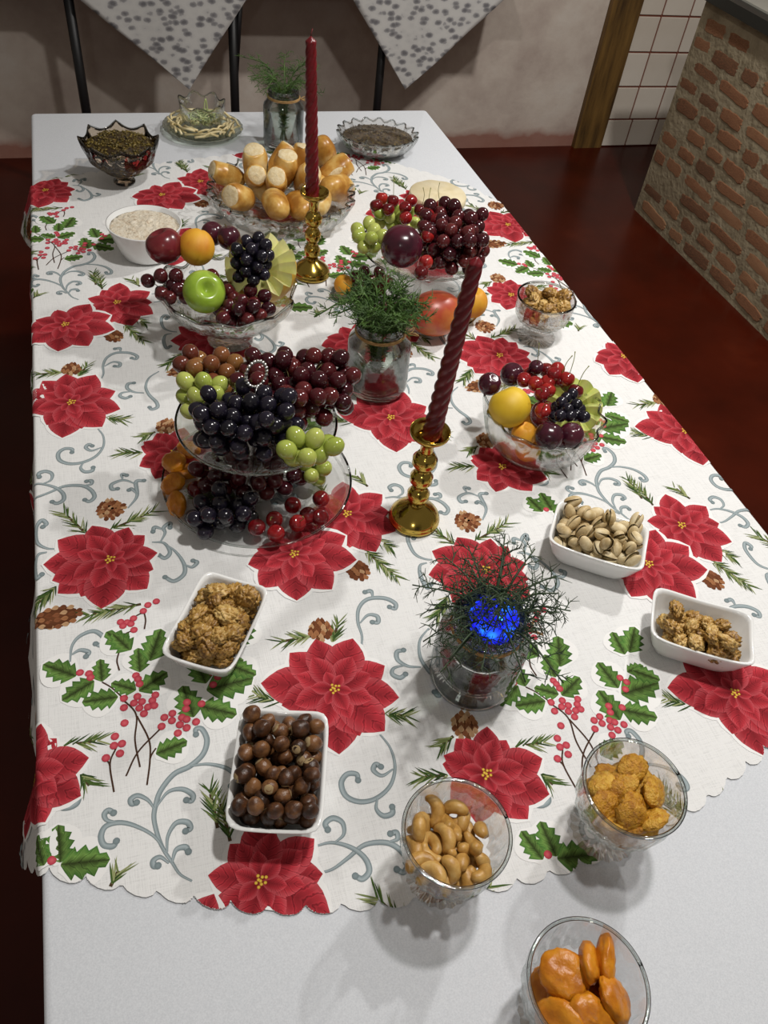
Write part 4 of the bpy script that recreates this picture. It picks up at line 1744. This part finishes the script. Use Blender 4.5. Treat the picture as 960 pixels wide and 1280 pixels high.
def heap(name, label, c, r, z0, z1, mat, bits, bitmat, seed, cat='relish', sx=1.0, rough=.004, size=.004):
    """a spread filling a bowl: one uncountable heap with its loose bits"""
    rr = random.Random(seed)
    o = tag(link(name, None, None, (c[0], c[1], OZ)), label, cat, None, 'stuff')
    b = MB()
    n, m = 40, 14
    v, f = [(0, 0, z1)], []
    for k in range(1, m + 1):
        t = k / m
        for i in range(n):
            a = 2 * math.pi * i / n
            x, y = r * t * math.cos(a), r * t * math.sin(a)
            v.append((x * sx, y, z0 + (z1 - z0) * (1 - t ** 2.2) + rough * noise.noise(Vector((x * 140 + seed, y * 140, 0))) * (1 - t * .5)))
    for i in range(n):
        v.append((r * .94 * sx * math.cos(2 * math.pi * i / n), r * .94 * math.sin(2 * math.pi * i / n), z0 * .66))
    for i in range(n):
        v.append((r * .55 * sx * math.cos(2 * math.pi * i / n), r * .55 * math.sin(2 * math.pi * i / n), max(.006, z0 * .35)))
    for i in range(n):
        f.append((0, 1 + i, 1 + (i + 1) % n))
    for k in range(m + 1):
        for i in range(n):
            j = (i + 1) % n
            f.append((1 + k * n + i, 1 + (k + 1) * n + i, 1 + (k + 1) * n + j, 1 + k * n + j))
    f.append(tuple(1 + (m + 1) * n + i for i in range(n)))
    b.add(v, f).build('heap', mat, o)
    if bits:
        q = MB()
        for _ in range(bits):
            t = math.sqrt(rr.random()) * .95
            a = rr.uniform(0, 6.28)
            x, y = r * t * math.cos(a) * sx, r * t * math.sin(a)
            z = z0 + (z1 - z0) * (1 - t ** 2.2)
            M_ = rq(rr).to_matrix()
            s_ = size * rr.uniform(.6, 1.4)
            vv = [M_ @ Vector(p) * s_ + Vector((x, y, z + .001)) for p in ((1, 0, 0), (-1, .2, 0), (0, .7, .2), (.1, -.6, .1), (0, 0, .4), (0, 0, -.3))]
            q.add(vv, [(0, 2, 4), (2, 1, 4), (1, 3, 4), (3, 0, 4), (2, 0, 5), (1, 2, 5), (3, 1, 5), (0, 3, 5)])
        tag(q.build('loose_bits', bitmat, o), kind='stuff')
    return o


heap('relish', 'dark olive and aubergine relish in the amber footed bowl', c, .069, .074, .090, 'relish', 320, 'relish_bits', 4)
c = P(470, 190)
cut_bowl('glass_bowl', 'wide oval cut glass bowl of dark salad at the table end', c, .078, .044, .030, 'cut_glass', 18, .003, 18, .02, .003, sx=1.20, rz=-.12)
heap('dark_salad', 'dark brown olive salad under film in the oval glass bowl', c, .070, .034, .043, 'relish', 160, 'relish_bits', 9, 'salad', 1.2)
f_ = MB().lathe([(.001, .0500), (.04, .0490), (.074, .0465), (.077, .0455)], 48, lambda R, z, a, k: (R, z + .0012 * math.sin(7 * a + R * 150)), cap=False)
f_.v = [(x * 1.2, y, z) for x, y, z in f_.v]
o = f_.build('cling_film', 'cling_film', None, loc=(c[0], c[1], OZ))
tag(o, 'shiny cling film stretched over the oval bowl of dark salad', 'film')
c = P(254, 165)
pl = thing('glass_plate', 'round greenish glass plate under the small bowl of green strips', 'plate', (c[0], c[1], OZ))
MB().lathe([(.0005, 0), (.055, 0), (.075, .004), (.091, .012), (.093, .0135), (.0915, .0150), (.074, .0075), (.055, .0040), (.0005, .004)], 64, lambda R, z, a, k: (R * (1 + .012 * math.cos(24 * a) * smoothstep(.07, .09, R)), z)).build('plate_body', 'green_glass', pl)
rr = random.Random(2)
q = MB()
for k in range(70):
    a = rr.uniform(0, 6.28)
    d = rr.uniform(.050, .076)
    ph = a + math.pi / 2 + rr.uniform(-.5, .5)
    p = Vector((d * math.cos(a), d * math.sin(a), .011 + rr.uniform(0, .014)))
    t_ = Vector((math.cos(ph), math.sin(ph), rr.uniform(-.1, .1)))
    w = Vector((-math.sin(ph), math.cos(ph), 0))
    L = rr.uniform(.014, .024)
    q.tube([p - t_ * L, p + w * rr.uniform(-.006, .006) + Vector((0, 0, .002)), p + t_ * L], .0029, 4)
o = q.build('pasta_strips', 'cream_strips', None, loc=(c[0], c[1], OZ))
tag(o, 'cream coloured strips spread around the rim of the glass plate', 'food', None, 'stuff')
ib = cut_bowl('glass_bowl', 'small clear glass bowl with wavy rim on the glass plate', (c[0], c[1]), .052, .062, .028, 'cut_glass', 7, .005, 14, .015, .0025, flare=.7)
ib.location.z = OZ + .0045
q = MB()
for k in range(110):
    a, d = rr.uniform(0, 6.28), .036 * math.sqrt(rr.random())
    p = Vector((d * math.cos(a), d * math.sin(a), .020 + rr.random() * .024 * (1 - d / .06)))
    t_ = Vector((rr.uniform(-1, 1), rr.uniform(-1, 1), rr.uniform(-.15, .3))).normalized()
    L = rr.uniform(.008, .014)
    if (p + t_ * L).xy.length > .042 or (p - t_ * L).xy.length > .042:
        L *= .5
    q.tube([p - t_ * L, p + Vector((0, 0, .003)), p + t_ * L], .0017, 4)
q.tube(catmull([(.004, -.004, .03), (.006, -.002, .055), (.010, 0, .068), (.012, 0, .05), (.012, .002, .035)], 5), .0017, 4)
o = q.build('green_strips', 'green_strips', None, loc=(c[0], c[1], OZ + .0045))
tag(o, 'pale green vegetable strips heaped in the small wavy glass bowl', 'food', None, 'stuff')
c = P(185, 318)
rk = thing('white_bowl', 'white ceramic bowl of creamy dip', 'bowl', (c[0], c[1], OZ))
MB().lathe([(.0005, .001), (.040, 0), (.046, .004), (.056, .028), (.0665, .060), (.067, .062), (.0645, .0622), (.053, .030), (.042, .008), (.0005, .006)], 64).build('bowl_body', 'white_ceramic', rk)
heap('creamy_dip', 'creamy beige dip with herbs filling the white ceramic bowl', c, .0615, .054, .059, 'cream_dip', 0, 'cream_dip', 3, 'dip', rough=.005)
c = P(546, 252)
ck = thing('cheese_wheel', 'flat round pale cream cheese behind the smaller tiered stand', 'cheese', (c[0], c[1], OZ))
MB().lathe([(.0005, 0), (.058, 0), (.063, .003), (.063, .016), (.060, .019), (.0005, .020)], 48, lambda R, z, a, k: (R, z + .0006 * math.sin(9 * a))).build('cheese_body', 'cheese', ck)

# ------------------------------------------------------------------ bread
c = P(352, 271)
cut_bowl('glass_bowl', 'wide cut glass bowl holding the bread rolls', c, .143, .058, .080, 'cut_glass', 28, .002, 28, .012, .004, flare=.6)
ROLL = []
for k in range(3):
    prof = [(.0005, .0), (.0165, .0), (.0185, .002), (.0205 + .001 * k, .018), (.0210, .036), (.0195, .052), (.0150, .064), (.008, .0705), (.0005, .0725)]
    b = MB().lathe(prof, 24, lambda R, z, a, kk, k=k: (R * (1 + .05 * math.cos(2 * a + k) + .035 * math.sin(z * 90 + 3 * a)), z))
    b.v = [(x + .06 * (z - .03) ** 2 * 20 * .02, y, z) for x, y, z in b.v]
    ROLL.append(b.mesh('crust', 'crust'))
CUT = MB().lathe([(.0005, -.0022), (.009, -.0016), (.0158, -.0004), (.0168, .0012)], 20, lambda R, z, a, k: (R * (1 + .05 * math.cos(2 * a)), z + .0006 * math.sin(5 * a + R * 400)), cap=False).mesh('cut_face', 'crumb')
RIDGE = MB()
v, f = [], []
for k in range(9):
    t = k / 8
    z = .014 + .044 * t
    for i in range(5):
        a = (i / 2 - 1) * .32 * math.sin(math.pi * (.08 + .84 * t))
        R2 = .0214 + .0012 * (1 - (i / 2 - 1) ** 2) - .0060 * max(0, t - .5)
        v.append((R2 * math.cos(a), R2 * math.sin(a), z))
for k in range(8):
    for i in range(4):
        q = k * 5 + i
        f.append((q, q + 1, q + 6, q + 5))
RIDGE = RIDGE.add(v, f).mesh('split_ridge', 'crumb')
ROLL_LABEL = dict([(2, 'bread roll standing upright with white cut end on top, beside fern jar'), (1, 'bread roll with broad white cut face at the bowl rim'), (7, 'smooth rounded bread roll at the bowl rim facing melon bowl'),
                   (9, 'bread roll with rounded crust end up, next to dark salad bowl'), (0, 'bread roll lying at the bowl rim near the amber relish bowl'), (5, 'bread roll upright in the middle of the bread pile'),
                   (10, 'bread roll tilted outward with torn end at the bowl rim'), (3, 'bread roll leaning on the upright roll, oval cut face')])
rolls = [  # pixel, height above table, direction of the cut end, scale
    ((284, 219), .050, (-.8, -.1, .35), .95), ((300, 247), .052, (-.7, -.75, .5), 1.0), ((319, 207), .070, (-.10, -.25, 1), 1.05), ((319, 222), .060, (-.05, -.85, .55), .95),
    ((352, 203), .068, (.55, .2, .75), 1.0), ((356, 212), .075, (.1, -.3, 1), 1.0), ((345, 229), .065, (-.1, -.7, .75), .95), ((345, 256), .055, (.05, .9, -.15), 1.05),
    ((377, 205), .068, (.2, .1, .9), 1.0), ((406, 194), .058, (.25, .3, -.9), 1.1), ((418, 215), .058, (.8, .15, .5), 1.05), ((420, 235), .050, (.55, .5, -.3), 1.1),
    ((398, 253), .052, (.35, .8, -.1), 1.0), ((374, 258), .050, (-.1, .95, -.1), .95), ((383, 225), .060, (.2, -.5, .8), .95), ((335, 240), .038, (-.3, .5, .1), .95), ((390, 238), .036, (.6, .4, .1), .95)]
for k, (px, z, d, s_) in enumerate(rolls):
    p = P(*px, z)
    dv = Vector(d).normalized()
    o = thing('bread_roll', ROLL_LABEL.get(k, 'golden crusty bread roll wedged between others in wide glass bowl'), 'bread', p + dv * .036 * s_, toz(-dv, k * 1.3), 'bread rolls in the glass bowl')
    o.scale = (s_ * 1.15, s_ * 1.15, s_ * 1.08)
    link('crust', ROLL[k % 3], o)
    cr = o.children[0]
    link('cut_face', CUT, o)
    if k % 2 == 0:
        link('split_ridge', RIDGE, cr)

# ------------------------------------------------------------------ footed bowl of fruit with melon
c = P(285, 425)
FB = Vector((c.x + .004, c.y, 0))
cut_bowl('glass_bowl', 'footed glass bowl with petal rim holding apples, peach and melon', FB, .106, .096, .034, 'cut_glass', 10, .006, 20, .02, .004, .040, flare=.7)
fruit('red_apple', 'dark red apple next to the orange peach in melon bowl', 'apple', P(206, 308, .141), .029, 'red_apple_skin', apple_fn, (1, 1, 1.02), (-.35, .2, .9), 1)
fruit('peach', 'orange yellow peach between red and green apples', 'peach', P(246, 309, .141), .028, 'peach_skin', peach_fn, (1, 1, 1.02), (.2, .8, .55), .5)
fruit('green_apple', 'shiny green apple in the melon bowl', 'apple', P(255, 365, .112), .0325, 'green_apple_skin', apple_fn, (1, 1, .94), (.15, -.72, .68), 0)
fruit('plum', 'dark purple plum with stem beside the melon half', 'plum', P(286, 297, .148), .019, 'plum_skin', plum_fn, (1, 1, 1), (-.1, .3, 1), 0, True)
fruit('plum', 'dark purple plum wedged behind the orange peach', 'plum', P(266, 292, .138), .019, 'plum_skin', plum_fn)
melon('yellow melon half with zigzag cut edge under black grapes', P(326, 334, .112), .058, (-.22, -.50, 1), .2, 'melon_rind', 'melon_flesh', 15)
r2 = random.Random(8)
m0 = P(314, 318, .156)
balls = drop(24, in_disc(m0, .026, r2, .024), lambda x, y, R: m0.z - .022 + .35 * (y - m0.y) + .2 * (x - m0.x), .0098, r2, k=.9)
bunch('bunch of black grapes lying on the melon half', balls, 'black', r2)
balls = [(*P(185, 351, .096), .0112), (*P(201, 345, .112), .0112), (*P(220, 345, .114), .0112), (*P(202, 367, .098), .0112), (*P(216, 357, .100), .011), (*P(212, 372, .090), .011)]
bunch('short bunch of dark red grapes hanging over the melon bowl rim', balls, 'red', r2)
balls = [(*P(x, y, z), .0108) for x, y, z in ((302, 376, .106), (287, 382, .098), (295, 388, .090), (312, 386, .096), (306, 392, .086), (283, 391, .088), (275, 388, .085), (318, 394, .082), (292, 372, .095))]
bunch('cluster of dark red grapes between green apple and melon half', balls, 'red', r2)

pl0 = [(*P(206, 308, .141), .029), (*P(246, 309, .135), .029), (*P(255, 365, .112), .033), (*P(326, 334, .112), .060), (*P(286, 297, .148), .02), (*P(266, 292, .138), .02)]
bf = lambda x, y, R: OZ + .046 + R + .9 * max(0, math.hypot(x - FB.x, y - FB.y) - .045)
cand = drop(46, in_disc(FB, .080, r2), bf, .0112, r2, 40, pl0)
bunch('red grapes filling the bottom of the footed melon bowl', [q for q in cand if q[2] < OZ + .108], 'red', r2)

# ------------------------------------------------------------------ glass bowl of mixed fruit
c = P(669, 560)
GB = Vector((c.x - .004, c.y + .002, 0))
cut_bowl('glass_bowl', 'clear glass bowl holding a yellow peach, plums and cherries', GB, .088, .076, .042, 'clear_glass', 12, .002, 0, 0, .003, flare=.55)
fruit('yellow_peach', 'bright yellow peach on top of the clear fruit bowl', 'peach', P(637, 509, .088), .0305, 'yellow_peach_skin', peach_fn, (1.04, 1, .96), (-.3, .6, .6), .4)
fruit('plum', 'dark plum with dimple resting at the bowl rim above the yellow peach', 'plum', P(612, 480, .088), .0172, 'plum_skin', plum_fn, (1, 1, 1), (.2, -.3, 1))
fruit('plum', 'dark plum tucked behind the yellow peach among cherries', 'plum', P(640, 468, .082), .0180, 'plum_skin', plum_fn)
fruit('plum', 'large round purple plum in front of the black grapes', 'plum', P(686, 545, .080), .0205, 'plum_skin', plum_fn, (1, 1, 1), (.3, .5, 1))
fruit('plum', 'purple plum half hidden behind the larger plum', 'plum', P(714, 544, .072), .0185, 'plum_skin', plum_fn)
fruit('apricot', 'fresh orange apricot under the yellow peach', 'apricot', P(655, 543, .058), .0185, 'peach_skin', peach_fn)
fruit('apricot', 'orange apricot at the bottom of the clear fruit bowl', 'apricot', P(660, 562, .034), .0185, 'peach_skin', peach_fn)
fruit('plum', 'dark plum lying at the bottom of the clear fruit bowl', 'plum', Vector((GB.x + .022, GB.y - .018, OZ + .027)), .021, 'plum_skin', plum_fn)
fruit('apricot', 'orange apricot hidden under cherries in the clear fruit bowl', 'apricot', Vector((GB.x - .002, GB.y + .030, OZ + .034)), .021, 'peach_skin', peach_fn)
fruit('red_plum', 'reddish plum between cherries and grapes, clear fruit bowl', 'plum', Vector((GB.x + .006, GB.y + .006, OZ + .058)), .021, 'red_apple_skin', plum_fn)
melon('green melon piece standing at the edge of the clear fruit bowl', P(716, 508, .062), .044, (-.35, -.5, .8), .2, 'melon_rind', 'honeydew_flesh', 11)
chs = [(400, 185, .092, 0), (475, 210, .096, 0), (520, 280, .096, 1), (600, 150, .094, 0), (688, 178, .094, 1), (480, 103, .100, 2), (525, 392, .094, 1), (622, 115, .092, 0), (560, 255, .090, 0), (745, 262, .088, 1), (440, 150, .082, 0), (560, 200, .084, 0), (640, 190, .086, 1), (550, 120, .086, 0)]
for x, y, z, st_ in chs:
    p = P(580 + x / 5.333, 440 + y / 5.333, z)
    cherry('dark cherry with stem on top of the clear fruit bowl' if st_ == 2 else 'glossy red cherry heaped in the clear fruit bowl', p, r2, ((r2.uniform(-.6, .6), r2.uniform(-.5, .5), 1) if st_ else None), st_ == 2, None if st_ == 2 else 'cherries in the clear fruit bowl')
balls = [(*P(580 + x / 5.333, 440 + y / 5.333, z), .0088) for x, y, z in ((650, 340, .094), (722, 282, .092), (747, 352, .092), (797, 432, .088), (642, 425, .092), (702, 425, .090), (690, 380, .096), (745, 420, .084), (620, 370, .084), (680, 310, .088), (770, 385, .082), (600, 430, .080))]
bunch('small bunch of black grapes beside the cherries and plums', balls, 'black', r2, stalkmat='stalk_green')

# ------------------------------------------------------------------ tiered glass stands


def tiered_stand(label, c, r0=.128, r1=.102, z1=.114, ring=True):
    o = thing('tiered_stand', label, 'stand', (c[0], c[1], OZ))
    pl_ = lambda r, z: [(.0005, z), (r * .6, z), (r * .93, z + .005), (r, z + .010), (r * 1.005, z + .0115), (r * .995, z + .0128), (r * .92, z + .0085), (r * .6, z + .0035), (.0005, z + .0035)]
    for nm, rr_, zz_ in (('lower_plate', r0, .003), ('upper_plate', r1, z1 - .008)):
        pb = MB().lathe(pl_(rr_, zz_), 72).build(nm, 'clear_glass', o)
        MB().tube([(rr_ * math.cos(i * math.pi / 48), rr_ * math.sin(i * math.pi / 48), zz_ + .0118) for i in range(97)], .0016, 6).build('rim', 'rim_glass', pb)
    MB().lathe([(.0005, 0), (.030, 0), (.030, .0028), (.0005, .0028)], 32).build('base_ring', 'clear_glass', o)
    MB().lathe([(.0005, .0068), (.011, .0068), (.0075, .016), (.0055, .05), (.009, .06), (.0055, .07), (.0075, z1 - .018), (.012, z1 - .0085), (.0005, z1 - .0085)], 20).build('column', 'clear_glass', o)
    if ring:
        MB().tube([(0, 0, z1 - .003), (0, 0, z1 + .058)], .0028, 8).build('stem', 'silver', o)
        b = MB()
        for k in range(22):
            a = 2 * math.pi * k / 22
            b.ball(None, 8, 6, c=(.0135 * math.cos(a), .004 * math.cos(a), z1 + .076 + .019 * math.sin(a)), r=.0026)
        b.build('ring_handle', 'silver', o)
    return o


r3 = random.Random(77)
T1 = Vector((.137, .785, 0))
tiered_stand('large two tier glass stand piled with grapes, beaded ring handle', T1)
U1 = OZ + .1105
fl_up = lambda T, U: (lambda x, y, R: U + R + .06 * max(0, math.hypot(x - T.x, y - T.y) - .075))
placed = [(T1.x, T1.y, U1 + z, .004) for z in (.0, .01, .02, .03, .04, .05, .06, .07, .08)]
fu = fl_up(T1, U1)
p = P(368, 478, .150)
red = drop(70, in_disc(p, .078, r3, .052, -.15), fu, .0115, r3, 30, placed)
p = P(262, 458, .145)
blush = drop(17, in_disc(p, .036, r3, .028), fu, .0115, r3, 30, placed)
p = P(308, 532, .140)
black = drop(58, in_disc(p, .062, r3, .038, -.1), fu, .0105, r3, 30, placed)
p = P(258, 494, .135)
gr1 = drop(10, in_disc(p, .026, r3, .030), fu, .0112, r3, 30, placed)
p = P(391, 562, .132)
gr2 = drop(9, in_disc(p, .038, r3, .018), fu, .0118, r3, 30, placed)
bunch('large bunch of dark red grapes on the upper tier below ring handle', red, 'red', r3)
bunch('bunch of blush brown grapes beside the red bunch, upper tier', blush, 'blush', r3)
bunch('bunch of black grapes in the middle of the large upper tier', black, 'black', r3)
bunch('short bunch of green grapes next to the blush grapes', gr1, 'green', r3, stalkmat='stalk_green')
bunch('small bunch of green grapes overhanging the large upper tier rim', gr2, 'green', r3, stalkmat='stalk_green')
# lower tier
L1 = OZ + .0075
fl = lambda x, y, R: L1 + R + .07 * max(0, math.hypot(x - T1.x, y - T1.y) - .09)
placed = [(T1.x, T1.y, L1 + z, .008) for z in (.0, .02, .04)]
for k, (x, y, z, up) in enumerate(((218, 578, .026, (-.3, -.2, 1)), (216, 604, .022, (-.2, -.4, 1)), (221, 630, .018, (-.3, -.5, 1)), (236, 562, .020, (.2, .1, 1)), (232, 590, .014, (.1, .2, 1)))):
    pp = P(x, y, z)
    o = link('dried_apricot', APR[k % 3], None, pp, toz(up, k))
    o.scale = (.92, .92, 1.25)
    tag(o, 'orange dried apricot at the edge of the lower glass tier', 'dried fruit', 'dried apricots on the lower tier')
    placed.append((pp.x, pp.y, pp.z, .012))
p = P(278, 648, .02)
lb = drop(20, in_disc(p, .038, r3, .026), fl, .0105, r3, 30, placed)
p = P(312, 598, .02)
ldr = drop(34, in_disc(p, .075, r3, .035, -.1), fl, .0108, r3, 30, placed)
p = P(392, 596, .02)
lgr = drop(6, in_disc(p, .02, r3, .014), fl, .0108, r3, 30, placed)
bunch('bunch of black grapes lying on the lower glass tier', lb, 'black', r3)
bunch('bunch of very dark red grapes in the shade of upper tier', ldr, 'red', r3)
bunch('few green grapes lying on the lower glass tier', lgr, 'green', r3, stalkmat='stalk_green')
for k, (x, y) in enumerate(((321, 660), (343, 650), (345, 668), (401, 624), (385, 645), (372, 655), (400, 648), (245, 612), (366, 632))):
    pp = P(x, y, .02)
    pp.z = fl(pp.x, pp.y, .0115)
    cherry('red cherry lying on the lower glass tier', pp, r3, (r3.uniform(-.8, .8), -.4, .8) if k in (1, 5) else None, False, 'cherries on the lower tier')

T2 = Vector((.504, 1.196, 0))
tiered_stand('smaller two tier glass stand with plum above and mango below', T2, .120, .108, .106, ring=False)
fu2 = fl_up(T2, OZ + .1025)
placed = []
pp = P(502, 308, .152)
placed.append((pp.x, pp.y, pp.z, .033))
fruit('large_plum', 'large shiny dark red plum on the smaller tiered stand', 'plum', pp, .0345, 'plum_skin', plum_fn, (1, 1, .98), (.2, .8, .5))
p = P(566, 292, .150)
red = drop(78, in_disc(p, .052, r3, .068), fu2, .0118, r3, 24, placed)
bunch('tall bunch of dark red grapes behind the red candle', red, 'red', r3)
p = P(461, 294, .128)
gr = drop(11, in_disc(p, .024, r3, .032), fu2, .0115, r3, 24, placed)
bunch('bunch of green grapes beside the large plum', gr, 'green', r3, stalkmat='stalk_green')
p = Vector((T2.x - .030, T2.y + .078, 0))
gr = drop(12, in_disc(p, .040, r3, .018), fu2, .0112, r3, 24, placed)
bunch('few green grapes under the cherries of the smaller stand', gr, 'green', r3, stalkmat='stalk_green')
for k, (x, y, z, st_) in enumerate(((220, 205, .155, 0), (285, 225, .155, 0), (310, 180, .158, 1), (410, 178, .160, 0), (378, 218, .158, 0), (380, 272, .155, 0), (500, 245, .165, 1), (540, 280, .165, 0), (575, 205, .150, 2), (500, 370, .160, 0), (465, 572, .145, 0), (492, 512, .150, 0), (460, 230, .155, 1), (250, 165, .150, 0))):
    pp = P(420 + x / 4.364, 210 + y / 4.364, z)
    o = cherry('shiny red cherry around the large plum on the smaller stand', pp, r3, (r3.uniform(-.5, .3), r3.uniform(-.2, .6), 1) if st_ else None, False, 'cherries on the smaller stand', .0112)
pp = P(543, 392, .046)
fruit('mango', 'large red and orange mango on the lower plate of smaller stand', 'mango', pp, .040, 'mango_skin', mango_fn, (1.22, 1.0, .94), (0, -.1, 1), .1)
fruit('peach', 'orange peach beside the mango on the lower plate', 'peach', P(590, 378, .038), .028, 'peach_skin', peach_fn)
fruit('apricot', 'small orange apricot peeking through the green fern', 'apricot', P(430, 356, .030), .018, 'peach_skin', peach_fn)
p = P(462, 352, .03)
lg = drop(12, in_disc(p, .032, r3, .026), lambda x, y, R: L1 + R, .011, r3, 24, [])
bunch('dark red grapes on the lower plate behind the green fern', lg, 'red', r3)
